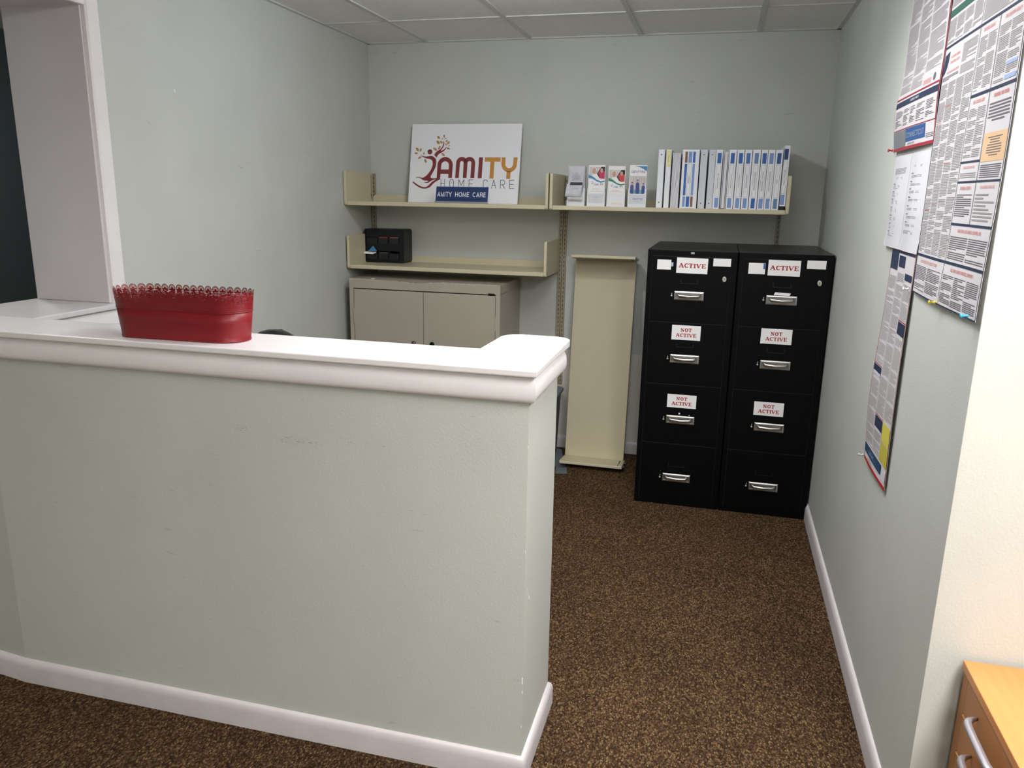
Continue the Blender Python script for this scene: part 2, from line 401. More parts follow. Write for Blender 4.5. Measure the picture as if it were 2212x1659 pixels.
half = struct(MB().m(M_WALL).prism([(XW, YH+.12), (-.85, YH), (XE, YH), (XE, YR), (XI, YR), (XI, YHB), (XW, YHB)], 0, CAPZ-.018, 'z').build('wall_half'),
              'sage green half wall dividing the reception area, scuffed at its corner')
# cap board with rounded far corners, mitred
def cap_poly():
    x0, x1, y0, yb, yr, xi = XW, .772, -2.851, -2.643, -2.398, .577
    r = .045; P = [(x0, y0), (x1, y0)]
    P += [(x1-r+r*math.cos(a), yr-r+r*math.sin(a)) for a in [PI/2*k/6 for k in range(7)]]
    P += [(xi+r-r*math.sin(a), yr-r+r*math.cos(a)) for a in [PI/2*k/6 for k in range(7)]]
    P += [(xi, yb), (x0, yb)]
    return P
mb = MB().m(M_TRIM); cp = cap_poly(); mb.prism(cp, CAPZ-.017, CAPZ, 'z')
es = [e for e in mb.bm.edges if abs(e.verts[0].co.z-e.verts[1].co.z) < 1e-5]
bmesh.ops.bevel(mb.bm, geom=es, offset=.0035, segments=2, profile=.5, affect='EDGES')
mb.build('cap_board', half)
mb = MB().m(mat('mitre_line', 'b9b0ae', .6)); a, b = Vector((.768, -2.847, 0)), Vector((.583, -2.648, 0)); n = (b-a).normalized().cross(Vector((0, 0, 1)))*.0006
mb.face([tuple(v+Vector((0, 0, CAPZ+.0002))) for v in (a-n, a+n, b+n, b-n)]); mb.build('mitre_joint', half, fix=False)
# moulding swept around front and end: profile (out, z)
prof = [(0, 1.040), (.007, 1.040), (.0145, 1.044), (.0185, 1.050), (.0205, 1.060), (.0205, 1.074), (.0190, 1.086), (.0150, 1.097), (.0110, 1.1065), (0, 1.1065)]
path = [((XW, YH), (0, -1)), ((XE, YH), (1, -1)), ((XE, YR), (1, 1)), ((XI, YR), (-1, 1))]
mb = MB().m(M_TRIM)
rings = [[(px+ox*o_, py+oy*o_, z) for o_, z in prof] for (px, py), (ox, oy) in path]
mb.loft(rings, True, False); mb.build('cap_moulding', half, auto=30)
# chipped paint along the outside corner and on the end face
mb = MB().m(mat('bare_white_chip', 'f0eeea', .8))
for z, hh, ww in ((.30, .009, .0025), (.268, .004, .002), (.165, .003, .002), (.66, .004, .0012), (.93, .003, .001)):
    mb.box(XE-ww, XE+.0006, YH-.0006, YH+ww*.6, z-hh, z+hh)
for y, z in ((-2.79, .545), (-2.785, .53), (-2.775, .515), (-2.765, .508)):
    mb.box(XE-.001, XE+.0005, y-.0012, y+.0012, z-.004, z+.004)
mb.box(XL-.001, XL+.0007, -1.779, -1.774, 1.874, 1.886)
mb.build('paint_chips', half)['kind'] = 'stuff'
mb = MB().m(mat('scuff_grey', 'a2a69f', .6)); rs = random.Random(5)
for cx, cz, sx_, sz_, n_ in ((.135, .885, .045, .006, 46), (-.02, .903, .03, .004, 12), (-.66, .62, .008, .001, 2), (.30, .90, .05, .01, 6)):
    for _ in range(n_):
        x, z, l = cx+rs.gauss(0, sx_*.6), cz+rs.gauss(0, sz_*.7), rs.uniform(.002, .010)
        mb.face([(x, YH-.0004, z), (x+l, YH-.0004, z+rs.uniform(-.001, .001)), (x+l, YH-.0004, z+.0011), (x, YH-.0004, z+.0009)])
mb.build('scuff_mark', half, fix=False)['kind'] = 'stuff'
# baseboards: rounded top profile (out, z)
BP = [(0, 0), (.014, 0), (.014, .052), (.0125, .062), (.009, .070), (.004, .0755), (0, HB)]
def baseboard(name, pts, closed=False):
    """pts: ((x,y),(outx,outy))"""
    mb = MB().m(M_BASE)
    mb.loft([[(px+ox*o_, py+oy*o_, z) for o_, z in BP] for (px, py), (ox, oy) in pts], True, False)
    return struct(mb.build(name, auto=32))
baseboard('baseboard_half', [((XW, YH+.12), (0, -1)), ((-.85, YH), (.05, -1)), ((XE, YH), (1, -1)), ((XE, YR), (1, 1)), ((XI, YR), (-1, 1))])
baseboard('baseboard_back', [((XL+.0145, 0), (0, -1)), ((XR-.0145, 0), (0, -1))])
baseboard('baseboard_left', [((XL, 0), (1, 0)), ((XL, YHB), (1, 0))])
baseboard('baseboard_right', [((XR, 0), (-1, 0)), ((XR, YJ), (-1, -1)), ((XFAR, YJ), (0, -1))])

# framed pass-through opening in the left wall
win = struct(B1(M_TRIM_SHADE, XL-TH-.004, XL+.002, OY1-.014, OY1, OZ0+.02, OZ1+.001).build('window_1'), 'white-framed pass-through opening in the left wall')
B1(M_TRIM_SHADE, XL-TH-.004, XL+.002, OY0, OY1, OZ1+.001, OZ1+.015).build('head_jamb', win)
B1(M_TRIM_SHADE, XL-TH-.004, XL+.002, OY0, OY0+.014, OZ0+.02, OZ1).build('side_jamb', win)
B1(M_TRIM_SHADE, XL-TH-.02, XL+.034, YHB+.023, OY1+.012, OZ0, OZ0+.019, bev=.004).build('sill', win)
def casing_prof(w_, t=.02): return [(0, 0), (0, t*.75), (.006, t), (w_-.008, t), (w_-.002, t*.7), (w_, 0)]
mb = MB().m(M_TRIM)
mb.prism([(OY1-.004, 0), (OY1-.004, .014), (OY1+.002, .02), (OY1+.052, .018), (OY1+.059, .010), (OY1+.059, 0)], 0, 1, 'z')
for v in mb.bm.verts: v.co = Vector((XL+v.co.y, v.co.x, 1.036+v.co.z*(OZ1+.065-1.036)))
mb.build('casing', win)
B1(M_TRIM, XL, XL+.018, OY0+.001, OY1-.005, OZ1-.003, OZ1+.062, bev=.004).build('head_casing', win)
B1(M_TRIM, XL, XL+.019, YHB+.001, OY1+.001, 1.036, OZ0-.001, bev=.004).build('apron', win)

# ceiling lamps
for k, (lx, ly, sx, sy, wt, c, dr) in enumerate(LIGHTS):
    t = empty('ceiling_light', (lx, ly, H), ('wraparound ceiling lamp above the floor in front of the half wall', 'wraparound ceiling lamp at the rear of the room', 'wraparound ceiling lamp at the far right of the room')[k], 'lamp', 'ceiling lamps')
    hx, hy = sx/2+.02, sy/2+.02
    MB().m(M_TRIM).box(-hx, hx, -hy, hy, -.012, -.0005, .003).build('frame', t)
    for q in (-1, 1): MB().m(M_TRIM).box(-hx, hx, q*hy-.008, q*hy+.008, -dr-.006, -.0125, .003).build('end_cap', t)
    mm, N, L, P = nodes('lamp_diffuser'); P.inputs['Emission Color'].default_value = (*c, 1); P.inputs['Emission Strength'].default_value = wt
    pr = [(-hx+.006, -.0125), (-hx+.020, -dr+.012), (-hx+.045, -dr), (hx-.045, -dr), (hx-.020, -dr+.012), (hx-.006, -.0125)]
    MB().m(mm).prism(pr, -hy+.009, hy-.009, 'y').build('diffuser', t)
t = empty('ceiling_light', (GLOBE[0], GLOBE[1], H), 'small cool white globe lamp under the alcove ceiling', 'lamp')
mm, N, L, P = nodes('cool_globe_diffuser'); P.inputs['Emission Color'].default_value = (*GLOBE[3], 1); P.inputs['Emission Strength'].default_value = GLOBE[2]
MB().m(M_TRIM).lathe([(.06, -.0005), (.06, -.018), (.045, -.022)], (0, 0, 0), 24).build('canopy', t)
MB().m(mm).lathe([(.04, -.0225), (.052, -.040), (.058, -.065), (.052, -.092), (.034, -.110), (.01, -.118)], (0, 0, 0), 24).build('globe', t)
t = empty('ceiling_light', (TROF[0], TROF[1], H), 'flush rectangular ceiling lamp above the half wall', 'lamp')
mb = MB().m(M_TRIM)
mb.loft([[(x*s_, y*s_, z) for x, y in ((-.29, -.59), (.29, -.59), (.29, .59), (-.29, .59))] for s_, z in ((1, -.0005), (1, -.003), (.955, -.004), (.955, -.0005))], False, False); mb.build('frame', t)
mm, N, L, P = nodes('troffer_diffuser'); P.inputs['Emission Color'].default_value = (*TROF[3], 1); P.inputs['Emission Strength'].default_value = 3
B1(mm, -.272, .272, -.56, .56, -.0035, -.0005).build('diffuser', t)
# unseen lamp added in the next room to brighten its dark wall
t = empty('ceiling_light', (-2.3, -1.6, H+.10), 'unseen round lamp added to brighten the dark next room', 'lamp')
mm, N, L, P = nodes('fill_lamp_diffuser'); P.inputs['Emission Color'].default_value = (1, .98, .95, 1); P.inputs['Emission Strength'].default_value = 75
MB().m(M_TRIM).lathe([(.16, -.001), (.16, -.02)], (0, 0, 0), 24).build('frame', t); MB().m(mm).lathe([(.15, -.021), (.14, -.05), (.09, -.08), (.01, -.09)], (0, 0, 0), 24).build('diffuser', t)

# ============================================================ WALL SHELVING
for k, (x, lb) in enumerate(((-.912, 'slotted shelf standard in the left corner behind the black organizer'),
                             (.2575, 'left of the twin slotted standards between the shelf units'),
                             (.2815, 'right of the twin slotted standards between the shelf units'),
                             (1.4515, 'slotted shelf standard rising behind the file cabinets'))):
    zt = 1.62
    t = empty('shelf_standard', (x, 0, .405), lb, 'standard', 'slotted wall standards')
    h = zt-.405
    mb = MB().m(M_STD); mb.prism([(-.0105, 0), (-.0105, -.018), (-.0055, -.018), (-.0055, -.0135), (.0055, -.0135), (.0055, -.018), (.0105, -.018), (.0105, 0)], 0, h, 'z'); mb.build('channel', t)
    mb = MB().m(M_SLOT)
    for i in range(int(h/.0254)): mb.box(-.0016, .0016, -.0140, -.0130, .012+i*.0254, .012+i*.0254+.014)
    mb.build('slots', t)['kind'] = 'stuff'

def make_shelf(name, L_, label, loc, group=None):
    """steel shelf: local x along the length, y from -.36 (front) to 0 (back), z up; end panels each side"""
    t = empty(name, loc, label, 'shelf', group)
    mb = MB().m(M_BEIGE)
    a, b = .0165, L_-.0165
    mb.box(a, b, -.358, -.344, 0, .0225, .003)                  # front lip
    mb.box(a, b, -.345, -.012, .0165, .0205)                    # deck
    mb.build('shelf_board', t)
    mb = MB().m(M_BEIGE)
    fl = [(a+.004, .018), (a+.004, .045), (a+.018, .059), (b-.018, .059), (b-.004, .045), (b-.004, .018)]
    mb.prism(fl, -.014, -.010, 'y'); mb.build('back_flange', t)
    for s in (0, 1):
        x0 = 0 if s == 0 else L_-.016
        pl = rrect(-.362, -.004, -.001, .188, .012, 4, (0, 0, 1, 1))
        mb = MB().m(M_BEIGE); mb.prism(pl, x0, x0+.016, 'x')
        es = [e for e in mb.bm.edges if abs(e.verts[0].co.x-e.verts[1].co.x) < 1e-6]
        bmesh.ops.bevel(mb.bm, geom=es, offset=.003, segments=2, profile=.5, affect='EDGES')
        ep = mb.build('end_panel', t)
        xm = x0+.016 if s == 0 else x0
        mb = MB().m(M_SLOT); mb.box(xm-.0008, xm+.0008, -.030, -.026, .035, .175); mb.box(xm-.0012, xm+.0012, -.036, -.0295, .052, .062)
        mb.build('seam', ep)
        for z0, z1 in ((.12, .165), (.03, .06)): MB().m(M_GMET).box(x0+.005, x0+.008, -.004, .004, z0, z1).build('hook', ep)
    return t
SY = -.0185
make_shelf('wall_shelf', 1.184, 'upper left beige steel wall shelf holding the tree logo sign', (-.929, SY, 1.437), 'beige steel shelves')
make_shelf('wall_shelf', 1.209, 'upper right beige steel wall shelf holding brochures and binders', (.2615, SY, 1.437), 'beige steel shelves')
make_shelf('wall_shelf', 1.178, 'lower beige steel wall shelf, bare except for the black organizer', (-.922, SY, 1.080), 'beige steel shelves')
# spare shelf standing on its end against the wall
sp = make_shelf('spare_shelf', 1.178, 'spare beige steel shelf stood on end against the back wall beside the black cabinets', (0, 0, 0))
# local x -> up, local y(front -) -> world -x, local z -> world -y (towards the room)
Rm = Matrix(((0, 1, 0), (0, 0, -1), (1, 0, 0))).transposed()
# columns: image of x, y, z axes
Rm = Matrix(((0, 1, 0), (0, 0, -1), (1, 0, 0)))
tilt = Matrix.Rotation(-math.radians(7.2), 4, 'X')
sp.matrix_world = Matrix.Translation((.721, -.196, .0035)) @ tilt @ Rm.to_4x4()
for pc in kids(sp):
    pass
mb = MB().m(M_PAPER)
tp = mb.box(1.1782, 1.1786, -.262, -.205, .150, .184).build('paper_label', sp)

# ============================================================ TAUPE STEEL CABINET
cx0, cx1, cy, ctop = -.873, .021, -.46, 1.032
t = empty('storage_cabinet', ((cx0+cx1)/2, cy/2, 0), 'taupe two-door steel storage cabinet with a dented top edge, under the lower shelf', 'cabinet')
ox, oy = -(cx0+cx1)/2, -cy/2
def loc(o): o.location = (ox, oy, 0); return o
mb = MB().m(M_BEIGE2)
mb.box(cx0, cx0+.024, cy, -.016, 0, ctop-.05); mb.box(cx1-.024, cx1, cy, -.016, 0, ctop-.05)
mb.box(cx0+.024, cx1-.024, -.03, -.016, 0, ctop-.05); mb.box(cx0+.024, cx1-.024, cy, -.03, 0, .07)
mb.box(cx0+.024, cx1-.024, cy+.03, -.03, .5, .515)
loc(mb.build('body', t))
# top pan with a wavy dented front edge
mb = MB().m(M_BEIGE2); n = 24; prev = None
def dent(u): return -.010*math.exp(-((u-.42)/.13)**2)+.0015*math.sin(u*23)
for i in range(n+1):
    u = i/n; x = cx0+(cx1-cx0)*u; dz = dent(u)
    col = [mb.bm.verts.new(p) for p in ((x, cy, ctop-.052), (x, cy-.0015, ctop-.004+dz*.55), (x, cy+.004, ctop+dz), (x, cy+.09, ctop+dz*.3-.001), (x, -.016, ctop), (x, -.016, ctop-.052))]
    if prev:
        for k in range(5): mb.face([prev[k], col[k], col[k+1], prev[k+1]])
        mb.face([prev[5], col[5], col[0], prev[0]])
    else: mb.face(col)
    prev = col
mb.face(prev[::-1]); loc(mb.build('top_pan', t))
mb = MB().m(mat('bare_chip_line', 'd8d4c8', .6))
for i in range(26):
    u = .28+.6*random.random(); x = cx0+(cx1-cx0)*u; l = random.uniform(.004, .02)
    mb.box(x, x+l, cy-.002, cy+.005, ctop+dent(u)-.0015, ctop+dent(u)+.0006)
mb.box(-.742, -.725, cy+.01, cy+.03, ctop, ctop+.004); loc(mb.build('chipped_edge', t))['kind'] = 'stuff'
loc(B1(M_BLACK2, -.046, -.010, cy-.003, cy+.003, .974, .986, bev=.001).build('maker_plate', t))
for x0, x1, hx in ((cx0+.027, -.4262, cx0+.0255), (-.4232, cx1-.027, cx1-.0255)):
    d = loc(B1(M_BEIGE2, x0, x1, cy-.001, cy+.018, .075, .974, bev=.002).build('door', t))
    for z in (.82, .22): MB().m(M_BEIGE2).box(hx-.0035, hx+.0035, cy-.005, cy+.002, z-.042, z+.042, .002).build('hinge', d)
    kx = -.482 if x0 < -.5 else -.372
    mb = MB().m(M_CHROME2 if x0 < -.5 else M_BLACK); mb.lathe([(.011, 0), (.013, -.004), (.012, -.012), (.006, -.016)], (kx, cy-.001, .684), 14, 'y')
    mb.box(kx-.003, kx+.003, cy-.024, cy-.014, .672, .698, .001); mb.build('knob', d)
mb = MB().m(M_BLACK2); mb.box(cx0+.026, cx1-.026, cy+.019, cy+.021, .072, .976); loc(mb.build('interior', t))

# ============================================================ BLACK FILE CABINETS
CW, CD, CH = .4125, .735, 1.272
def sign(parent, u0, u1, z0, z1, lines, tilt=0, kind='paper_sign'):
    mb = MB().m(M_PAPER); cx, cz = (u0+u1)/2, (z0+z1)/2
    R = lambda u, v, y: (cx+u*math.cos(tilt)-v*math.sin(tilt), y, cz+u*math.sin(tilt)+v*math.cos(tilt))
    hw, hh = (u1-u0)/2, (z1-z0)/2
    A = [mb.bm.verts.new(R(u, v, -.0022)) for u, v in ((-hw, -hh), (hw, -hh), (hw, hh), (-hw, hh))]
    Bk = [mb.bm.verts.new(R(u, v, -.0032)) for u, v in ((-hw, -hh), (hw, -hh), (hw, hh), (-hw, hh))]
    mb.face(A); mb.face(Bk[::-1])
    for i in range(4): mb.face([A[i], A[(i+1) % 4], Bk[(i+1) % 4], Bk[i]])
    if lines:
        mb.m(M_RED); h = .0205 if len(lines) == 1 else .0175
        for i, tx in enumerate(lines):
            v0 = 0 if len(lines) == 1 else (.0125 if i == 0 else -.0125)
            put_slab(mb, tx, lambda u, v: R(u, v+v0, -.0036), h, .07 if len(lines) == 1 else .06, 1.0 if len(lines) == 1 else .92)
    return mb.build(kind, parent, fix=False)
def make_file_cabinet(loc_, label, dat):
    t = empty('file_cabinet', loc_, label, 'file cabinet', 'black four-drawer file cabinets')
    mb = MB().m(M_BLACK)
    mb.box(0, CW, .001, CD, 0, CH-.001, .004)
    mb.build('body', t)
    MB().m(mat('black_cabinet_top', '101214', .33, bump=.2, bscale=350, spec=.5)).box(-.0005, CW+.0005, -.0008, CD+.0005, CH-.002, CH, 0).build('top_panel', t)
    zs = [(.934, 1.243), (.629, .931), (.3265, .626), (.026, .3235)]
    for k, (z0, z1) in enumerate(zs):
        g = B1(M_BLACK2, .0225, .3845, -.0004, .002, z0-.0012, z1+.0012).build('drawer', t)
        d = g
        MB().m(M_BLACK).box(.0245, .3825, -.0030, .001, z0+.0005, z1-.0005, .0015).build('front_panel', d)
        hz = (1.060, .755, .450, .148)[k]; hx0, hx1 = .135, .270
        # chrome recessed pull
        mb = MB().m(M_CHROME); w2, h2, f = (hx1-hx0)/2, .0205, .0055; cxx = (hx0+hx1)/2
        out = [(hx0, hz-h2), (hx1, hz-h2), (hx1, hz+h2), (hx0, hz+h2)]; inn = [(hx0+f, hz-h2+f), (hx1-f, hz-h2+f), (hx1-f, hz+h2-f), (hx0+f, hz+h2-f)]
        for i in range(4):
            j = (i+1) % 4
            mb.face([(out[i][0], -.0065, out[i][1]), (out[j][0], -.0065, out[j][1]), (inn[j][0], -.0085, inn[j][1]), (inn[i][0], -.0085, inn[i][1])])
            mb.face([(out[i][0], -.003, out[i][1]), (out[j][0], -.003, out[j][1]), (out[j][0], -.0065, out[j][1]), (out[i][0], -.0065, out[i][1])])
            mb.face([(inn[i][0], -.0085, inn[i][1]), (inn[j][0], -.0085, inn[j][1]), (inn[j][0], -.004, inn[j][1]), (inn[i][0], -.004, inn[i][1])])
        mb.m(M_CUP).face([(x, -.0042, z) for x, z in inn])
        mb.m(M_CHROME)
        zb = hz+.001
        mb.tube([(hx0+.018, -.005, zb+.008), (hx0+.017, -.014, zb+.006), (hx0+.023, -.0185, zb-.001), (cxx, -.0195, zb-.003), (hx1-.023, -.0185, zb-.001), (hx1-.017, -.014, zb+.006), (hx1-.018, -.005, zb+.008)], [.0045, .0060, .0074, .0074, .0074, .0060, .0045], 8)
        mb.build('handle', d)
        mb = MB().m(M_CHROME); mb.lathe([(.0015, 0), (.0055, -.003), (.0055, -.009), (.002, -.012)], (hx0-.0125, -.003, hz-.002), 10, 'y')
        mb.tube([(hx0-.0125, -.008, hz), (hx0-.0115, -.006, hz+.013)], [.0028, .0012], 6); mb.build('latch', d)
        # embossed card-holder tabs
        mb = MB().m(mat('worn_black_edge', '24272a', .35))
        hc = hz+.068
        if k in (0, 1, 3):
            mb.prism([(.160, hc+.012), (.160, hc-.010), (.2395, hc-.010), (.2395, hc+.012), (.238, hc+.012), (.238, hc-.0088), (.1615, hc-.0088), (.1615, hc+.012)], -.0036, -.003, 'y'); mb.build('card_holder', d)
        else: mb.bm.free()
        if k == 0:
            mb = MB().m(M_CHROME); mb.lathe([(.0105, 0), (.0105, -.005), (.0085, -.008)], (.3585, -.003, 1.1455), 18, 'y')
            for v in mb.bm.verts: v.co.z = 1.1455+(v.co.z-1.1455)*1.35
            mb.m(M_SLOT).box(.3572, .3598, -.0113, -.010, 1.140, 1.151); mb.build('lock', d)
        for s in dat[k]: sign(d, *s[:4], s[4], s[5] if len(s) > 5 else 0)
    if dat[4]:
        B1(M_ALU, .1985, .2155, -.002, .002, 1.2555, 1.2635, bev=.001).build('maker_plate', t)
    return t
A1, NA = ['ACTIVE'], ['NOT', 'ACTIVE']
fc1 = make_file_cabinet((.8275, -.757, 0), 'left black four-drawer file cabinet with a small maker plate, next to the spare shelf',
    [[(.1365, .2795, 1.166, 1.238, A1, -.01), (.0465, .111, 1.180, 1.226, None), (.303, .3825, 1.204, 1.240, None)],
     [(.1345, .2695, .848, .919, NA)], [(.1345, .2735, .511, .5775, NA)], [], True])
fc2 = make_file_cabinet((.8275+.4165, -.757, 0), 'right black four-drawer file cabinet against the right wall',
    [[(.131, .2715, 1.1715, 1.243, A1, -.005), (.0455, .119, 1.176, 1.2265, None), (.298, .379, 1.2085, 1.246, None)],
     [(.127, .265, .855, .9265, NA)], [(.126, .2615, .507, .574, NA)], [], False])
def child(t, name, k=0): return [c for c in kids(t) if c.name.split('.')[0] == name][k]
d0 = sorted([c for c in kids(fc2) if c.name.startswith('drawer')], key=lambda c: c.name)[0]
mb = MB().m(M_PAPER); mb.prism([(.167, 1.083), (.236, 1.083), (.240, 1.094), (.172, 1.0965)], -.0075, -.0035, 'y'); mb.build('folded_note', d0)
mb = MB().m(M_BL1); mb.box(.110, .118, -.0042, -.0036, 1.200, 1.2255); mb.build('blue_tab', d0)
d0 = sorted([c for c in kids(fc1) if c.name.startswith('drawer')], key=lambda c: c.name)[0]
mb = MB().m(mat('grey_blue_tab', 'b9c3d6', .6)); mb.box(.112, .121, -.0042, -.0034, 1.196, 1.215); mb.build('torn_tab', d0)
d2 = sorted([c for c in kids(fc1) if c.name.startswith('drawer')], key=lambda c: c.name)[2]
for q in ((.193, .2005, -.0042, -.0034, .478, .486), (.243, .246, -.0042, -.0034, .473, .478)): MB().m(M_PAPER).box(*q).build('torn_sticker', d2)

# ============================================================ BIN AND FLOOR PLATES
t = empty('waste_bin', (.195, -.175, 0), 'grey plastic waste bin on the carpet half hidden behind the half wall end', 'bin')
def rr3(hx, hy, r, z, n=4): return [(x, y, z) for x, y in rrect(-hx, hx, -hy, hy, r, n)]
mb = MB().m(M_GREYP)
mb.loft([rr3(.094, .104, .03, .002), rr3(.108, .122, .035, .36), rr3(.108, .122, .035, .385), rr3(.104, .118, .033, .385), rr3(.090, .100, .03, .008)], True)
mb.build('body', t)
mb = MB().m(M_GREYP); mb.loft([rr3(.108, .122, .036, .372), rr3(.120, .134, .042, .376), rr3(.123, .137, .044, .388), rr3(.119, .133, .042, .395), rr3(.105, .119, .034, .394), rr3(.1045, .1185, .034, .372)], False)
mb.build('rim', t)
for pts, lb in (([(.255, -.040), (.314, -.063), (.393, -.354), (.333, -.372)], 'long blue-grey metal plate lying on the carpet beside the waste bin'),
                ([(.345, -.380), (.405, -.374), (.426, -.471), (.362, -.488)], 'short blue-grey metal plate on the carpet in front of the spare shelf foot')):
    cx = sum(p[0] for p in pts)/4; cyy = sum(p[1] for p in pts)/4
    mb = MB().m(M_GMET); mb.prism([(p[0]-cx, p[1]-cyy) for p in pts], 0, .003, 'z')
    tag(mb.build('metal_plate', loc=(cx, cyy, .0005)), lb, 'plate', 'loose metal plates')

# ============================================================ SIGN ON THE SHELF
SZ = 1.437+.0207
# the printed logo, traced in sheet units (137,88)=top left .. (2098,88) .. (2030,1525) .. (95,1480), brought to board metres
BW, BH = .664, .452
def homography(src, dst):
    import numpy as np
    A = []; b = []
    for (x, y), (u, v) in zip(src, dst):
        A.append([x, y, 1, 0, 0, 0, -u*x, -u*y]); b.append(u); A.append([0, 0, 0, x, y, 1, -v*x, -v*y]); b.append(v)
    h = np.linalg.solve(np.array(A, float), np.array(b, float)); return [float(q) for q in h]+[1.0]
Hh = homography([(137, 88), (2098, 88), (2030, 1525), (95, 1480)], [(0, BH), (BW, BH), (BW, 0), (0, 0)])
def LB(x, y, lift=.0006):
    d_ = Hh[6]*x+Hh[7]*y+1
    return ((Hh[0]*x+Hh[1]*y+Hh[2])/d_-BW/2, -.003-lift, (Hh[3]*x+Hh[4]*y+Hh[5])/d_)
t = empty('logo_sign', (-.3085, -.128, SZ), 'white foam board sign with tree-and-hand AMITY logo, leaning on the upper left shelf', 'sign', rx=-math.atan2(.088, BH))
B1(M_BOARD, -BW/2, BW/2, -.003, .002, 0, BH).build('board', t)
def quads(mb, lst):
    for q in lst: mb.face([LB(x, y) for x, y in q])
def ring(mb, cx, cy, ro, ri, a0, a1, n=16):
    for k in range(n):
        p, q = a0+(a1-a0)*k/n, a0+(a1-a0)*(k+1)/n
        mb.face([LB(cx+ro[0]*math.cos(p), cy+ro[1]*math.sin(p)), LB(cx+ro[0]*math.cos(q), cy+ro[1]*math.sin(q)),
                 LB(cx+ri[0]*math.cos(q), cy+ri[1]*math.sin(q)), LB(cx+ri[0]*math.cos(p), cy+ri[1]*math.sin(p))])
def poly(mb, pts, fn=LB):
    from mathutils.geometry import tessellate_polygon
    V = [mb.bm.verts.new(fn(*p)) for p in pts]
    for tr in tessellate_polygon([[Vector((p[0], p[1], 0)) for p in pts]]): mb.face([V[i] for i in tr])
def smooth(pts, it=2):
    for _ in range(it):
        q = []
        for i, p in enumerate(pts):
            r_ = pts[(i+1) % len(pts)]
            q += [(p[0]*.75+r_[0]*.25, p[1]*.75+r_[1]*.25), (p[0]*.25+r_[0]*.75, p[1]*.25+r_[1]*.75)]
        pts = q
    return pts
mb = MB().m(M_MAROON)
body = [(272,605),(300,640),(345,665),(400,672),(450,662),(500,660),(545,685),(572,720),(582,770),(575,830),(555,890),(520,960),(490,1010),(480,1045),(500,1058),(540,1062),(580,1058),(610,1045),(655,1045),(657,1078),(600,1105),(560,1130),(520,1170),(480,1215),(440,1235),(380,1245),(310,1235),(240,1195),(185,1150),(165,1130),(168,1113),(200,1130),(260,1175),(320,1205),(370,1218),(420,1212),(455,1180),(500,1130),(540,1100),(588,1076),(540,1084),(490,1108),(455,1133),(420,1145),(375,1138),(370,1132),(420,1128),(440,1120),(443,1108),(425,1102),(380,1100),(345,1088),(310,1062),(270,1045),(235,1048),(217,1057),(225,1042),(260,1033),(300,1040),(330,1052),(370,1040),(420,1000),(460,950),(495,890),(515,830),(515,770),(495,730),(460,715),(400,705),(350,685),(310,655)]
poly(mb, smooth(body, 1))
arm = [(535,645),(560,600),(600,565),(640,545),(675,505),(695,450),(698,385),(710,410),(712,460),(695,510),(655,560),(650,570),(690,560),(725,530),(760,490),(745,535),(710,575),(660,605),(620,625),(595,660),(582,695),(565,670)]
poly(mb, smooth(arm, 1))
poly(mb, [(460+43*math.cos(2*PI*k/24), 587+46*math.sin(2*PI*k/24)) for k in range(24)])
mb.build('tree_figure_print', t, fix=False)
mb = MB().m(M_LEAF)
for (a, b, w_) in [((585,302),(630,357),22),((707,278),(708,338),16),((660,355),(697,352),9),((715,358),(752,338),10),((575,385),(630,450),26),((640,392),(680,440),20),((735,415),(773,375),15),((768,458),(803,395),22),((733,430),(757,480),10),((782,490),(817,468),10),((755,515),(818,540),18),((517,517),(587,562),22),((608,548),(643,480),18),((665,607),(728,663),20),((213,505),(260,580),22),((285,587),(303,517),16),((183,610),(248,612),19),((345,640),(363,587),13),((250,708),(318,668),18),((370,712),(400,788),20)]:
    a, b = Vector(a), Vector(b); d_ = b-a; n_ = Vector((-d_.y, d_.x)).normalized()
    L1 = [a+d_*s+n_*w_*math.sin(PI*s)**.8 for s in (0, .15, .35, .55, .75, .9, 1)]
    L2 = [a+d_*s-n_*w_*math.sin(PI*s)**.8 for s in (.9, .75, .55, .35, .15)]
    poly(mb, [tuple(p) for p in L1+L2])
mb.build('leaf_print', t, fix=False)['kind'] = 'stuff'
mb = MB().m(M_MAROON)
quads(mb, [[(600,828),(668,828),(655,1050),(592,1050)],[(804,828),(874,828),(862,1055),(797,1055)],[(660,903),(806,903),(803,983),(658,981)],
           [(933,780),(1000,780),(985,1055),(920,1055)],[(1065,780),(1135,780),(1122,1057),(1057,1057)],[(1203,780),(1270,780),(1260,1060),(1190,1060)],
           [(1337,690),(1407,690),(1390,1062),(1320,1062)]])
ring(mb, 737, 830, (137, 150), (69, 72), PI, 2*PI); ring(mb, 1033, 785, (100, 105), (33, 30), PI, 2*PI); ring(mb, 1169, 785, (101, 105), (34, 30), PI, 2*PI)
mb.m(M_ORANGE)
quads(mb, [[(1443,690),(1722,692),(1718,768),(1440,766)],[(1540,766),(1612,768),(1600,1068),(1528,1068)],[(1738,692),(1808,692),(1806,810),(1734,805)],
           [(1950,692),(2022,692),(2012,805),(1943,810)],[(1832,930),(1902,930),(1896,1072),(1825,1072)]])
ring(mb, 1873, 805, (139, 152), (69, 79), 0, PI)
mb.build('amity_lettering', t, fix=False)
mb = MB().m(M_INK)
def stroke(a, b, w_=9):
    a, b = Vector(a), Vector(b); d_ = (b-a).normalized(); n_ = Vector((-d_.y, d_.x))*w_/2; d_ *= w_/2
    mb.face([LB(*p) for p in (a-d_+n_, a-d_-n_, b+d_-n_, b+d_+n_)])
def strokes(x0, x1, yt, yb, segs):
    for s in segs: stroke((x0+(x1-x0)*s[0], yt+(yb-yt)*s[1]), (x0+(x1-x0)*s[2], yt+(yb-yt)*s[3]))
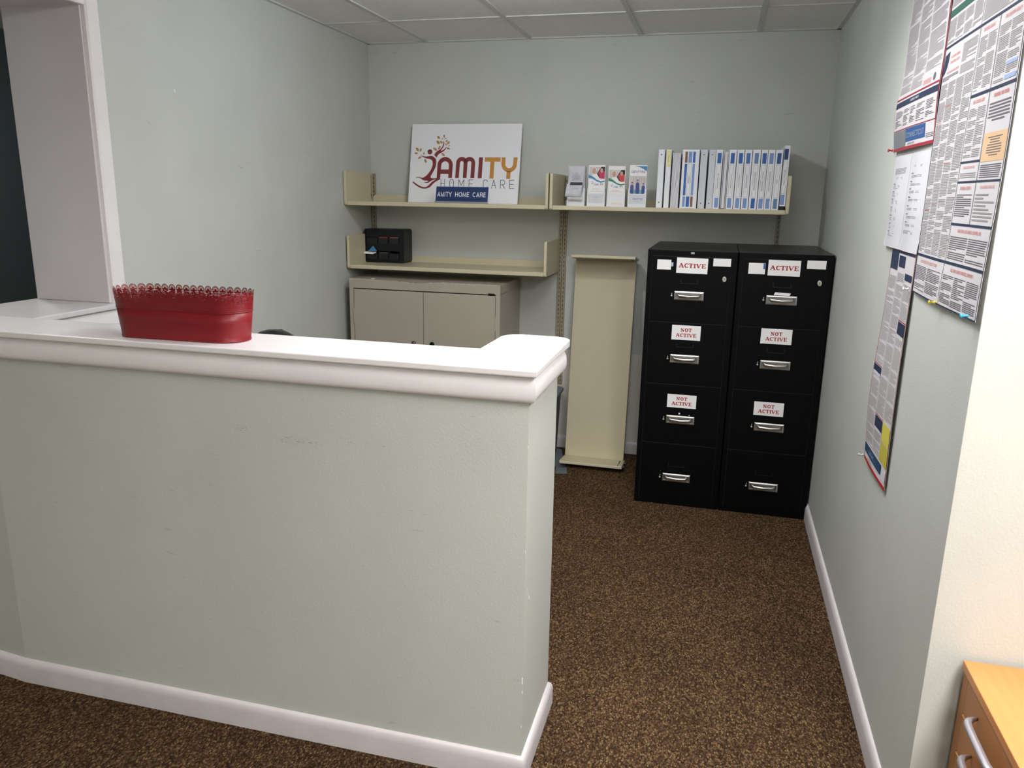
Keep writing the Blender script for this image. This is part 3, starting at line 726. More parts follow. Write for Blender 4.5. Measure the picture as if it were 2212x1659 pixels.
GL = {'H': [(0,0,0,1),(1,0,1,1),(0,.5,1,.5)], 'O': [(.0,.2,.0,.8),(1,.2,1,.8),(.25,0,.75,0),(.25,1,.75,1),(0,.2,.25,0),(.75,0,1,.2),(0,.8,.25,1),(.75,1,1,.8)],
      'M': [(0,1,0,0),(0,0,.5,.7),(.5,.7,1,0),(1,0,1,1)], 'E': [(0,0,0,1),(0,0,1,0),(0,.5,.85,.5),(0,1,1,1)], 'C': [(1,.2,.75,0),(.75,0,.25,0),(.25,0,0,.2),(0,.2,0,.8),(0,.8,.25,1),(.25,1,.75,1),(.75,1,1,.8)],
      'A': [(0,1,.5,0),(.5,0,1,1),(.2,.66,.8,.66)], 'R': [(0,0,0,1),(0,0,.75,0),(.75,0,1,.15),(1,.15,1,.4),(1,.4,.75,.55),(.75,.55,0,.55),(.5,.55,1,1)]}
for c, x0, x1, yt in (('H',668,733,1078),('O',826,893,1082),('M',985,1078,1085),('E',1168,1240,1088),('C',1422,1494,1092),('A',1568,1644,1095),('R',1725,1800,1098),('E',1888,1965,1100)):
    strokes(x0, x1, yt, yt+145, GL[c])
mb.build('home_care_lettering', t, fix=False)['kind'] = 'stuff'

# name plate
t = empty('name_plate', (-.2475, -.325, SZ), 'blue AMITY HOME CARE plate in an aluminium holder before the tree logo sign', 'sign', rx=-math.radians(14))
B1(M_NAVY, -.151, .151, -.0025, .0005, .006, .093, bev=.001).build('plate', t)
B1(mat('plate_white_edge', 'cfd3dc', .4), -.1525, .1525, -.0005, .002, .005, .0945).build('backing', t)
mb = MB().m(M_ALU); mb.prism([(-.008, 0), (.016, 0), (.016, .003), (.004, .004), (.0025, .03), (.001, .03), (.001, .006), (-.005, .006), (-.008, .010)], -.1535, .1535, 'x'); mb.build('holder', t)
mb = MB().m(M_WHITE)
for tx, xc, w_ in (('AMITY', -.1005, .084), ('HOME', .0025, .083), ('CARE', .1015, .077)):
    put_block(mb, tx, lambda u, v: (xc+u, -.0032, .050+v), .0265, w_)
mb.build('lettering', t, fix=False)['kind'] = 'stuff'

# ============================================================ ORGANIZER
t = empty('drawer_organizer', (-.785, -.035, 1.1008), 'black plastic six-compartment desk organizer on the lower shelf', 'organizer')
w2, D, Ho = .127, .130, .198
out = rrect(-w2, w2, 0, Ho, .014, 4); inn = rrect(-w2+.008, w2-.008, .008, Ho-.008, .010, 4)
mb = MB().m(M_PLASTIC)
mb.loft([[(x, 0, z) for x, z in out], [(x, -D+.003, z) for x, z in out], [(x*.985, -D, z*.99+.001) for x, z in out], [(x, -D, z) for x, z in inn], [(x, -.006, z) for x, z in inn], [(x, -.0055, z) for x, z in inn]], False, False)
mb.box(-w2+.008, w2-.008, -.008, -.001, .008, Ho-.008); mb.build('shell', t)
mb = MB().m(M_PLASTIC)
fy = -D+.010
mb.box(-w2+.007, w2-.007, fy, fy+.004, Ho-.050, Ho-.007); mb.box(-w2+.007, w2-.007, fy, fy+.004, .069, .110); mb.box(-w2+.007, w2-.007, fy, fy+.004, .007, .018)
for x in (-w2+.007, -.043, .026, .094): mb.box(x, x+.006 if x < .09 else w2-.0075, fy+.0006, fy+.0035, .0175, Ho-.0495)
mb.box(-w2+.0075, w2-.0075, fy+.001, -.008, .106, .109); mb.box(-w2+.0075, w2-.0075, fy+.001, -.008, .015, .0175); mb.build('divider', t)
cells = [(-.112, -.045), (-.036, .024), (.033, .092)]
M_TRAY = mat('smoked_tray_plastic', '15171b', .35)
trays = []
for zt0 in (.110, .019):
    for (a, b) in cells:
        mb = MB().m(M_TRAY); hgt = .036
        mb.box(a, b, fy-.006, fy-.004, zt0, zt0+hgt); mb.box(a, a+.002, fy-.004, -.02, zt0, zt0+hgt-.004); mb.box(b-.002, b, fy-.004, -.02, zt0, zt0+hgt-.004); mb.box(a+.002, b-.002, fy-.004, -.02, zt0, zt0+.002)
        mb.build('tray', t)
ob = (-.785, -.035, 1.1008)
for (a, b), c, lb in ((cells[1], 'a33a2c', 'thin red card in the upper middle organizer tray'), (cells[2], 'b4552c', 'thin orange card in the upper right organizer tray')):
    tag(B1(mat('card_'+c, c, .6), a+.004, b-.004, fy-.002, fy-.0002, .113, .1505).build('index_card', loc=ob), lb, 'card', 'cards in the organizer')
mb = MB().m(M_PAPER)
mb.loft([[(-.122, -D-.022, .052), (-.062, -D-.024, .050), (-.058, -D+.02, .057), (-.116, -D+.02, .058)], [(-.120, -D-.018, .063), (-.064, -D-.020, .060), (-.060, -D+.02, .063), (-.114, -D+.02, .066)]], True, False)
tag(mb.build('folded_paper', loc=ob), 'white folded paper sticking out of the lower left organizer tray', 'paper')
mb = MB().m(mat('blue_packet', '3f7cb0', .35)); P0 = [(-.100, -D-.010, .066), (-.045, -D-.006, .068), (-.072, -D+.004, .098)]
mb.loft([P0, [(x, y+.006, z) for x, y, z in P0]], True, False); tag(mb.build('blue_packet', loc=ob), 'blue packet corner standing on the white folded paper in the organizer', 'packet')
tag(B1(mat('dull_green_pad', '4d5248', .6), cells[1][0]+.004, cells[1][1]-.004, fy-.002, fy+.01, .022, .061).build('note_pad', loc=ob), 'dull green pad in the lower middle organizer tray', 'pad')

# ============================================================ BROCHURE HOLDERS
HY = -.262
def holder(x0, label):
    t = empty('brochure_holder', (x0+.048, HY, SZ), label, 'holder', 'brochure holders on the upper right shelf', rx=0)
    mb = MB().m(mat('white_acrylic', 'e9e9ec', .2))
    a, b = -.048, .048
    front = [(a, 0), (b, 0), (b, .093), (b-.009, .093), (b-.009, .074), (b-.013, .069), (a+.013, .069), (a+.009, .074), (a+.009, .093), (a, .093)]
    mb.prism(front, -.030, -.0285, 'y')
    mb.box(a, a+.0015, -.0285, .020, 0, .093); mb.box(b-.0015, b, -.0285, .020, 0, .093); mb.box(a, b, .018, .020, 0, .19); mb.box(a+.0015, b-.0015, -.0285, .018, 0, .002)
    mb.build('pocket', t); return t
def brochure(x0, label, draw, n=4, dx=0, name='brochure', top=.210):
    t = empty(name, (x0+.048, HY, SZ+.0025), label, 'brochure', 'brochures in the white holders')
    rnd = random.Random(int(x0*1000))
    mb = MB().m(M_PAPER)
    for k in range(n):
        y = -.0225+k*.009; s = dx*k/n; mb.box(-.0445+s, .0445+s*.6, y, y+.006, 0, top+rnd.uniform(-.003, .003))
    mb.build('leaflet_stack', t)
    mb = MB().m(M_PAPER)
    draw(mb, lambda u, v: (-.0435+u*.087, -.0232, .001+v*(top-.004))); mb.build('cover_print', t, fix=False)
    return t
M_SKIN = mat('printed_skin', 'c79c86', .6); M_HAIR = mat('printed_dark_hair', '231c1f', .6); M_PINK = mat('printed_pink', 'c2375a', .6)
M_GHAIR = mat('printed_pale_hair', 'd9cfc8', .6); M_SWB = mat('printed_swoosh_blue', '3f86b4', .6); M_SWG = mat('printed_swoosh_green', '3f8a72', .6)
M_SCRUB = mat('printed_scrubs', '44518f', .6); M_PHOTO = mat('printed_photo_ground', 'cfc8c8', .6); M_LBLU = mat('pale_blue_ink', '9aaed2', .6); M_TEAL = mat('printed_floor_teal', '7fa9b8', .6)
M_GTXT = mat('grey_text_ink', '8d8d92', .6); M_PTXT = mat('faded_red_text_ink', 'c98a8c', .6)
def blob(mb, fn, cx, cy, rx, ry, mt, lift=0):
    mb.m(mt); f = lambda u, v: (lambda p: (p[0], p[1]-lift, p[2]))(fn(u, v))
    poly(mb, [(cx+rx*math.cos(2*PI*k/14), cy+ry*math.sin(2*PI*k/14)) for k in range(14)], f)
def rectp(mb, fn, u0, u1, v0, v1, mt, lift=0):
    mb.m(mt); mb.face([(lambda p: (p[0], p[1]-lift, p[2]))(fn(u, v)) for u, v in ((u0, v0), (u1, v0), (u1, v1), (u0, v1))])
def mini_logo(mb, fn, cx, cy, s, col=None):
    for k, (u, v, r_) in enumerate(((-.22, .02, .03), (-.19, .055, .02), (-.25, .05, .015), (-.17, .03, .02))): blob(mb, fn, cx+u*s, cy+v*s, r_*s, r_*s*.5, M_LBLU, .0006)
    mb.m(M_LBLU); put_text(mb, 'AMI', lambda u, v: (lambda p: (p[0]+u, p[1]-.0006, p[2]+v))(fn(cx-.02*s, cy)), .0085*s, .021*s, .01)
    mb.m(M_INK if not col else col); put_text(mb, 'TY', lambda u, v: (lambda p: (p[0]+u, p[1]-.0006, p[2]+v))(fn(cx+.25*s, cy)), .0085*s, .014*s, .01)
def cover_amity(swoosh, off=0, top_in=0):
    def draw(mb, fn):
        rectp(mb, fn, 0, 1, 0, 1, M_PAPER)
        v1 = .975-top_in; v0 = v1-.34
        rectp(mb, fn, .04, .98, v0+.08, v1, M_PHOTO, .0002)
        P = [(.98, v1), (.76, v1), (.50, v0+.17), (.66, v0+.06), (.98, v0+.04)]; mb.m(M_HAIR); poly(mb, P, lambda u, v: (lambda p: (p[0], p[1]-.0003, p[2]))(fn(u, v)))
        blob(mb, fn, .33, v0+.265, .15, .075, M_GHAIR, .0004); blob(mb, fn, .33, v0+.235, .11, .072, M_SKIN, .0005)
        mb.m(M_PAPER); poly(mb, [(.18, v0+.05), (.24, v0+.16), (.5, v0+.16), (.66, v0+.03), (.45, v0)], lambda u, v: (lambda p: (p[0], p[1]-.0005, p[2]))(fn(u, v)))
        mb.m(M_PINK if swoosh is M_SWB else mat('printed_coral', 'c8494e', .6)); poly(mb, [(.56, v0+.19), (.72, v0+.26), (.98, v0+.22), (.98, v0+.05), (.74, v0+.04)], lambda u, v: (lambda p: (p[0], p[1]-.0005, p[2]))(fn(u, v)))
        blob(mb, fn, .78, v0+.25, .085, .058, M_SKIN, .0006)
        mb.m(swoosh); poly(mb, [(0, v0+.14), (.25, v0+.10), (.5, v0+.02), (.75, v0-.02), (1, v0), (1, v0-.03), (.75, v0-.055), (.5, v0-.02), (.25, v0+.04), (0, v0+.06)], lambda u, v: (lambda p: (p[0], p[1]-.0007, p[2]))(fn(u, v)))
        mini_logo(mb, fn, .50+off, .535-top_in*.8, 1.25)
        mb.m(M_GTXT); put_text(mb, 'WELCOME TO', lambda u, v: (lambda p: (p[0]+u, p[1]-.0006, p[2]+v))(fn(.5+off, .42-top_in*.4)), .0042, .042)
        mb.m(M_PTXT); put_text(mb, 'AMITY HOME CARE', lambda u, v: (lambda p: (p[0]+u, p[1]-.0006, p[2]+v))(fn(.5, .365)), .0048, .066)
    return draw
def cover_scrubs(mb, fn):
    f = lambda l: (lambda u, v: (lambda p: (p[0], p[1]-l, p[2]))(fn(u, v)))
    rectp(mb, fn, 0, 1, 0, 1, M_PAPER)
    mb.m(M_SWB); poly(mb, [(.3, 1), (.6, .97), (.85, .92), (1, .87), (1, 1)], f(.0003))
    mb.m(mat('printed_logo_blue', '4a6590', .6)); put_text(mb, 'GENTYRE', lambda u, v: (lambda p: (p[0]+u, p[1]-.0006, p[2]+v))(fn(.5, .86)), .0135, .074)
    rectp(mb, fn, .03, .97, .10, .76, M_PHOTO, .0002)
    for u in (.22, .38, .58, .70, .86, .93): rectp(mb, fn, u, u+.02, .46, .72, mat('printed_mullion', 'a09494', .6), .0003)
    rectp(mb, fn, .03, .97, .10, .42, M_TEAL, .0003)
    for u, s in ((.17, .95), (.50, 1.05), (.84, .92)):
        mb.m(M_SCRUB); poly(mb, [(u-.11*s, .40), (u-.10*s, .54*s), (u-.03, .575*s), (u+.03, .575*s), (u+.10*s, .54*s), (u+.11*s, .40), (u+.08, .20), (u-.08, .20)], f(.0005))
        blob(mb, fn, u, .612*s, .05, .028, M_HAIR, .0006); blob(mb, fn, u, .603*s, .034, .021, M_SKIN, .0007)
def pocket_card(t, kind):
    mb = MB()
    fn = lambda u, v: (-.044+u*.088, -.0305, v*.069)
    if kind in ('amity', 'scrubs'):
        rectp(mb, fn, .02, .98, .25, .93, mat('pocket_card_grey', 'd4d5da', .3), .0001)
    if kind == 'amity': mini_logo(mb, fn, .52, .70, .7, M_LBLU); mb.m(M_LBLU); put_text(mb, 'HOME CARE', lambda u, v: (lambda p: (p[0]+u, p[1]-.0006, p[2]+v))(fn(.5, .46)), .0028, .026)
    if kind == 'scrubs':
        mb.m(mat('printed_logo_blue', '4a6590', .6)); put_text(mb, 'GENTYRE', lambda u, v: (lambda p: (p[0]+u, p[1]-.0006, p[2]+v))(fn(.54, .62)), .011, .052)
        mb.m(M_GTXT); put_text(mb, 'HOME CARE', lambda u, v: (lambda p: (p[0]+u, p[1]-.0006, p[2]+v))(fn(.54, .42)), .0025, .026)
    if kind == 'pink': mb.m(mat('pale_pink_smear', 'e9d3d3', .3)); poly(mb, [(.1, .16), (.3, .30), (.6, .33), (.9, .28), (.92, .14), (.5, .18)], lambda u, v: (lambda p: (p[0], p[1]-.0001, p[2]))(fn(u, v)))
    mb.build('pocket_card', t, fix=False)
hx = [.339, .4475, .5535, .6645]
hd = [holder(x, l) for x, l in zip(hx, ('white holder stuffed with creased grey leaflets, leftmost on the upper right shelf', 'white holder with a pale AMITY card on its pocket',
      'plain-fronted white holder overfilled with leaflets', 'white holder beside the binders with a GENTYRE card on its pocket'))]
pocket_card(hd[1], 'amity'); pocket_card(hd[2], 'pink'); pocket_card(hd[3], 'scrubs')
brochure(hx[1], 'leaflets showing an older man and a woman in pink above a blue swoosh', cover_amity(M_SWB), 4, 0)
brochure(hx[2], 'fanned leaflets showing a man and woman above a green swoosh', cover_amity(M_SWG, -.02, .06), 4, .002, top=.207)
brochure(hx[3], 'leaflets with three people in blue scrubs under a GENTYRE heading', cover_scrubs, 4, 0)
# creased leaflets drooping over the first pocket
t = empty('creased_leaflets', (hx[0]+.048, HY, SZ+.0025), 'creased grey-printed leaflets drooping out of the leftmost holder', 'leaflets')
M_CP = mat('creased_paper', 'c9c9ce', .7, var=.12, vscale=30)
mb = MB().m(M_CP)
for k in range(4): mb.box(-.045+.003*k, .045, -.018+k*.009, -.013+k*.009, 0, .206-.002*k)
mb.build('leaflet_stack', t)
def sheet(mb, prof_, x0, x1, wav, th=.0012):
    n = 6; rows = []
    for (y, z, dx) in prof_:
        rows.append([mb.bm.verts.new((x0+(x1-x0)*i/n+dx, y-wav*math.sin(i*1.3+z*60), z)) for i in range(n+1)])
    for A, B in zip(rows, rows[1:]):
        for i in range(n): mb.face([A[i], A[i+1], B[i+1], B[i]], True)
mb = MB().m(M_CP); sheet(mb, [(-.021, .205, 0), (-.024, .17, .001), (-.030, .13, -.002), (-.034, .105, -.004), (-.038, .098, -.004)], -.040, .040, .0012)
sheet(mb, [(-.032, .112, -.004), (-.040, .100, -.004), (-.052, .075, -.006), (-.058, .050, -.008), (-.052, .046, -.008)], -.046, .038, .0014)
sheet(mb, [(-.033, .085, .0), (-.046, .055, -.001), (-.054, .032, .001), (-.048, .028, .001)], -.040, .036, .0016)
mb.m(M_HAIR); sheet(mb, [(-.0335, .121, -.001), (-.0370, .106, -.002)], -.030, .036, .0012)
mb.m(M_GTXT)
for k in range(7): sheet(mb, [(-.0245-.0012*k, .170-.006*k, 0), (-.0248-.0012*k, .168-.006*k, 0)], -.026+.003*(k % 3), .026-.004*(k % 2), .0011)
for k in range(5): sheet(mb, [(-.047-.0022*k, .088-.0075*k, -.004), (-.0474-.0022*k, .0865-.0075*k, -.004)], -.024, .022-.006*(k % 2), .0013)
mb.build('drooping_sheets', t, fix=False)

# ============================================================ BINDERS
BZ, BH2, BY0, BD = SZ, .2915, -.318, .27
def binder(x0, x1, label, kind='spine', text=None, cols=None, dx=0, yo=0, top=BH2, vin=None, tilt=0):
    xm = (x0+x1)/2; w_ = (x1-x0)
    t = empty('binder' if kind != 'paper' else 'paper_stack', (xm, BY0+yo, BZ), label, 'binder' if kind != 'paper' else 'paper', 'binders on the upper right shelf' if kind != 'paper' else None)
    t.rotation_euler = (0, tilt, 0)
    hw = w_/2; vm = vin or M_BIND
    if kind == 'paper':
        nn = 7
        for k in range(nn):
            a = -hw+w_*k/nn; MB().m(M_PAGES).box(a+.0006, a+w_/nn-.0003, .002*(k % 3), BD-.03, 0, top-.001*(k % 2), .0008, 1).build('booklet', t)
        return t
    if kind == 'open':      # seen from the fore edge: covers with pages between
        MB().m(vm).box(-hw, -hw+.003, 0, BD, 0, top, .001, 1).build('cover', t); MB().m(vm).box(hw-.003, hw, 0, BD, 0, top, .001, 1).build('cover', t)
        MB().m(vm).box(-hw+.003, hw-.003, BD-.003, BD, 0, top).build('spine', t)
        MB().m(M_PAGES).box(-hw+.005, hw-.006, .008, BD-.02, .004, top-.010).build('pages', t); return t
    mb = MB().m(vm); mb.box(-hw, hw, 0, .0035, 0, top, .0012, 1); sp_ = mb.build('spine', t)
    mb = MB().m(vm); mb.box(-hw, -hw+.003, .004, BD, 0, top); mb.build('cover', t)
    mb = MB().m(vm); mb.box(hw-.003, hw, .004, BD, 0, top); mb.build('cover', t)
    MB().m(M_PAGES).box(-hw+.004, hw-.005, .010, BD-.012, .004, top-.008).build('pages', t)
    F = lambda u, v: (u, -.0004, v)
    R_ = lambda mb, a, b, c, d_: mb.face([F(a, c), F(b, c), F(b, d_), F(a, d_)])
    if kind == 'rivet':
        mb = MB().m(cols or M_INK)
        for z in (.028, top-.025): mb.lathe([(.0030, 0), (.0030, -.0015), (.002, -.002)], (dx-.001, 0, z), 10, 'y')
        mb.build('rivet', t)
    if kind == 'label':
        c1_, c2_ = cols; a, b = dx-.0095, dx+.0095
        mb = MB().m(c1_); R_(mb, a, b, top-.067, top-.016); mb.m(c2_); R_(mb, a, b, .007, .056)
        mb.m(M_BRN)
        for q in ((a, b, top-.073, top-.0722), (a, b, .061, .0618), (a, a+.0008, .061, top-.0722), (b-.0008, b, .061, top-.0722)): R_(mb, *q)
        mb.m(mat('label_grey_text', '6a6468', .6))
        if text: put_text(mb, text, lambda u, v: (dx+v, -.0006, .139-u), .0062, min(.0042*len(text)+.002, .145))
        mb.build('spine_label', t, fix=False)
    if kind == 'big':
        mb = MB(); z0, z1, z2, z3, z4, z5 = .008, .060, .065, .222, .227, .281
        xs_ = [(-.029, -.0165), (-.0115, .0055), (.0105, .0225)]
        for c_, (a, b), q, r_ in ((M_BRN, xs_[0], z4, z5), (M_BL2, xs_[1], z4, z5), (M_BL1, xs_[2], z4, z5), (M_BL1, xs_[0], z2, z3), (M_BL2, xs_[2], z2, z3), (M_BL2, xs_[0], z0, z1), (M_BL1, xs_[1], z0, z1), (M_BRN, xs_[2], z0, z1)):
            mb.m(c_); R_(mb, a, b, q, r_)
        a, b = xs_[1]; mb.m(M_BRN)
        for q in ((a, b, z3-.0008, z3), (a, b, z2, z2+.0008), (a, a+.0008, z2, z3), (b-.0008, b, z2, z3)): R_(mb, *q)
        mb.m(M_INK); put_text(mb, 'COMPANY', lambda u, v: ((a+b)/2+v, -.0006, .143-u), .0065, .042); mb.build('spine_label', t, fix=False)
    if kind == 'yellow':
        mb = MB().m(M_YEL); R_(mb, -hw+.003, hw-.003, top-.085, top-.004); mb.m(M_GTXT); put_text(mb, 'Manuals', lambda u, v: (v, -.0006, top-.045-u), .006, .032); mb.build('spine_label', t, fix=False)
    return t
binder(.815, .846, 'slim white binder with two black rivets, leftmost of the binders', 'rivet')
binder(.8535, .880, 'thin white binder with a yellow strip label on its spine', 'yellow', vin=M_BIND)
binder(.887, .927, 'short stack of upright white booklets between two binders', 'paper', top=.276, yo=.004)
binder(.936, 1.020, 'widest white binder, its spine printed with brown and blue blocks around COMPANY', 'big')
binder(1.026, 1.060, 'plain white binder with two dull rivets right of the widest one', 'rivet', cols=M_CHROME2, vin=M_BIND2)
binder(1.0685, 1.0995, 'grey-white riveted binder touching the PERSONNEL/TRAINING one', 'rivet', cols=M_CHROME2, vin=M_BIND2)
binder(1.101, 1.134, 'white binder labelled PERSONNEL/TRAINING', 'label', 'PERSONNEL/TRAINING', (M_BL1, M_BL2), .001)
binder(1.1385, 1.1640, 'blank white binder between PERSONNEL/TRAINING and QA QAPI/OUTCOMES', 'open')
binder(1.1665, 1.2010, 'white binder labelled QA QAPI/OUTCOMES', 'label', 'QA QAPI/OUTCOMES', (M_BL1, M_BL2), -.001)
binder(1.2040, 1.2380, 'white binder labelled CLINICAL POLICY', 'label', 'CLINICAL POLICY', (M_BL1, M_BL2), .001)
binder(1.2410, 1.2755, 'white binder labelled ADMIN/CORPORATE', 'label', 'ADMIN/CORPORATE', (mat('mid_blue_ink', '4a72b5', .5), M_BL2), 0)
binder(1.2785, 1.3165, 'white binder with a slate blue top block and strong blue bottom block', 'label', 'OPERATIONS MANAGEMENT', (M_BL3, M_BL1), 0, yo=-.006)
binder(1.3190, 1.3500, 'white binder labelled EMERGENCY PREPAREDNESS', 'label', 'EMERGENCY PREPAREDNESS', (M_BL1, M_BL2), .001)
binder(1.3520, 1.3855, 'white binder with two pale blue blocks, left of the LOGS binder', 'label', 'INFORMATION MANAGEMENT', (M_BL2, M_BL2), 0)
binder(1.3875, 1.4225, 'white binder labelled LOGS', 'label', 'LOGS', (mat('deep_blue_ink', '2a5592', .5), M_BL3), 0)
# last binder: propped on a black block, against the end panel, taller
tag(B1(M_PLASTIC, -.011, .011, 0, .10, 0, .019, bev=.001).build('black_block', loc=(1.4370, -.335, SZ)), 'small black block under the raised last binder', 'block')
t = binder(1.4265, 1.4530, 'white binder raised on a black block at the right shelf end, labelled INFECTION CONTROL', 'label', 'INFECTION CONTROL', (mat('navy_print', '1f3a73', .5), M_BL2), -.003, yo=-.010)
t.location.z = SZ+.0200
for c in kids(t): pass

# ============================================================ RED PLANTER
PX, PY, PRZ = -.2185, -2.753, math.radians(1.6)
t = empty('planter', (PX, PY, CAPZ), 'red oval tin planter with a lace-cut rim on the half wall cap', 'planter', rz=PRZ)
def track(hl, hw, z, n=14):
    """racetrack outline: hl half length, hw half width"""
    s = hl-hw; out = []
    for k in range(n+1): a = -PI/2+PI*k/n; out.append((s+hw*math.cos(a), hw*math.sin(a), z))
    for k in range(n+1): a = PI/2+PI*k/n; out.append((-s+hw*math.cos(a), hw*math.sin(a), z))
    return out
def sz(z):   # half length, half width at height z
    u = z/.135; return .184+.015*u, .056+.011*u
rg = []
for z, e in ((.0005, -.001), (.001, .0012), (.004, .0012), (.0055, 0), (.02, 0), (.05, 0), (.079, 0)):
    a, b = sz(z); rg.append(track(a+e, b+e, z))
a, b = sz(.079); rg += [track(a-.001, b-.001, .079), track(sz(.004)[0]-.001, sz(.004)[1]-.001, .004)]
MB().m(M_PLANT).loft(rg, True).build('tub', t)
mb = MB().m(M_PLANT)
for z, r_ in ((.0795, .0016), (.0838, .0009)):
    a, b = sz(z); mb.tube(track(a, b, z)[:-1], r_, 6, True)
mb.build('rolled_seam', t)
# lace band in perimeter coordinates
def per(s, z):
    """point at arc length s (0..1 of the perimeter) and height z"""
    a, b = sz(z); st = a-b; Lp = 4*st+2*PI*b; q = (s % 1)*Lp
    if q < 2*st: return (-st+q, -b, z)
    q -= 2*st
    if q < PI*b: th = -PI/2+q/b; return (st+b*math.cos(th), b*math.sin(th), z)
    q -= PI*b
    if q < 2*st: return (st-q, b, z)
    q -= 2*st; th = PI/2+q/b; return (-st+b*math.cos(th), b*math.sin(th), z)
NS = 42; mb = MB().m(M_PLANT); PT = 1.02/NS; zc = .1205
def pol(sc, r_, a): return per((sc+.5+r_/PT*math.cos(a))/NS, zc+r_*math.sin(a))
A0, A1 = -.30, PI+.30
for sc in range(NS):
    def sect(r0, r1, a0, a1): mb.face([pol(sc, r0, a0), pol(sc, r1, a0), pol(sc, r1, a1), pol(sc, r0, a1)])
    n = 20
    for k in range(n): sect(.0080, .0089, A0+(A1-A0)*k/n, A0+(A1-A0)*(k+1)/n)
    n = 27                                               # outer bead row: two of three cells solid
    for k in range(n):
        a0, a1 = A0+(A1-A0)*k/n, A0+(A1-A0)*(k+1)/n
        if k % 3 != 1: sect(.0089, .0104, a0, a1)
        sect(.0104, .0104+(.0016 if k % 3 == 1 else .0011), a0, a1)
    n = 15                                               # radiating slots
    for k in range(n):
        a0, a1 = A0+(A1-A0)*k/n, A0+(A1-A0)*(k+1)/n
        if k % 2 == 0: sect(.0028, .0080, a0, a1)
        else: sect(.0028, .0038, a0, a1)
    for k in range(8): sect(.0001, .0029, 2*PI*k/8, 2*PI*(k+1)/8)
# perforated field below: cells with irregular holes, denser near the scallops
cw_ = NS*6; zr = [.0795, .0885, .0925, .0965, .1005, .1045, .1085, .1125, .1165]
rnd = random.Random(3)
for i in range(cw_):
    for j in range(len(zr)-1):
        z0, z1 = zr[j], zr[j+1]; s0, s1 = i/cw_, (i+1)/cw_
        C4 = [per(s0, z0), per(s1, z0), per(s1, z1), per(s0, z1)]
        hs = (0, .10, .16, .24, .27, .30, .30, .30)[j] if rnd.random() < (0, .3, .4, .55, .6, .55, .55, .5)[j] else 0
        if j >= 6 and i % 6 in (0, 5): hs = .40
        if hs == 0: mb.face(C4); continue
        sm, zm = (s0+s1)/2, (z0+z1)/2; dh, dv = hs/cw_, hs*(z1-z0)
        D4 = [per(sm-dh*.9, zm-dv*.5), per(sm+dh*.5, zm-dv), per(sm+dh, zm+dv*.6), per(sm-dh*.4, zm+dv)]
        for k in range(4): mb.face([C4[k], C4[(k+1) % 4], D4[(k+1) % 4], D4[k]])
    s0, s1 = i/cw_, (i+1)/cw_; q = i % 6                 # web between the field and the scallops
    h_ = lambda f: .1165+(.0035 if 0 < f < 6 else 0)
    mb.face([per(s0, .1165), per(s1, .1165), per(s1, h_(q+1)), per(s0, h_(q))])
mb.build('lace_rim', t, fix=False)

# ============================================================ OFFICE CHAIR (mostly hidden)
t = empty('office_chair', (-.63, -1.36, 0), 'black office chair, only its backrest crest showing above the half wall', 'chair', rz=math.radians(-22))
def crest(w_, h_, n=12): return [(w_*math.cos(PI*k/n), h_*math.sin(PI*k/n)**.75) for k in range(n+1)]
prof = [(-.20, .50), (.20, .50)]+[(x, .74+z) for x, z in crest(.215, .178)]
mb = MB().m(mat('black_leatherette', '16181b', .35, coat=.2))
mb.prism(prof, -.20, -.155, 'y', True); es = [e for e in mb.bm.edges if abs(e.verts[0].co.y-e.verts[1].co.y) < 1e-6]
bmesh.ops.bevel(mb.bm, geom=es, offset=.015, segments=3, profile=.5, affect='EDGES'); mb.build('backrest', t)
mb = MB().m(M_PLASTIC); mb.prism([(x*.82, .52+(z-.52)*.955) for x, z in prof], -.212, -.199, 'y'); mb.build('back_shell', t)
MB().m(mat('black_leatherette', '')).box(-.24, .24, -.17, .28, .43, .50, .03).build('seat', t)
mb = MB().m(M_PLASTIC); mb.box(-.03, .03, -.235, -.212, .38, .60, .008); mb.box(-.03, .03, -.235, .05, .38, .40, .008); mb.lathe([(.03, .09), (.025, .43)], (0, .03, 0)); mb.build('column', t)
for k in range(5):
    a = 2*PI*k/5+.3; c_, s_ = math.cos(a), math.sin(a)
    mb = MB().m(M_PLASTIC); mb.tube([(0, .03, .10), (.27*c_, .03+.27*s_, .065)], [.024, .014], 8); lg = mb.build('leg', t)
    mb = MB().m(M_PLASTIC); mb.lathe([(.026, -.010), (.026, .010)], (.27*c_, .03+.27*s_, .027), 14, 'y'); mb.build('caster', lg)

# ============================================================ WOODEN DRAWER UNIT (bottom right)
WX, WY, WZ = 1.735, YJ-.015, .553
M_W1 = wood('lit_maple_laminate_top', 'cd8a4e', (14, 1, 14)); M_W2 = wood('shaded_maple_laminate_front', 'a86e38', (14, 1, 14))  # light painted in: one laminate, brighter on the top, darker on the fronts
t = empty('drawer_unit', (WX, WY, 0), 'honey-coloured wooden drawer unit with satin arch handles in the bottom right corner', 'drawers')
LW, DW = .62, .46     # along -y, along +x
B1(M_W1, -.006, DW, -LW, 0, WZ-.020, WZ, bev=.002).build('top', t)
mb = MB().m(M_W2); mb.box(0, .02, -.030, -.001, 0, WZ-.0205); mb.box(0, .02, -LW+.001, -LW+.030, 0, WZ-.0205); mb.box(.02, DW-.002, -.020, -.001, 0, WZ-.0205)
mb.box(.02, DW-.002, -LW+.001, -LW+.020, 0, WZ-.0205); mb.box(DW-.02, DW-.002, -LW+.02, -.02, 0, WZ-.0205); mb.box(0.002, .02, -LW+.03, -.03, 0, .045)
mb.build('carcass', t)
zs = [(.4455, .5315), (.3520, .4425), (.2595, .3490), (.048, .2565)]
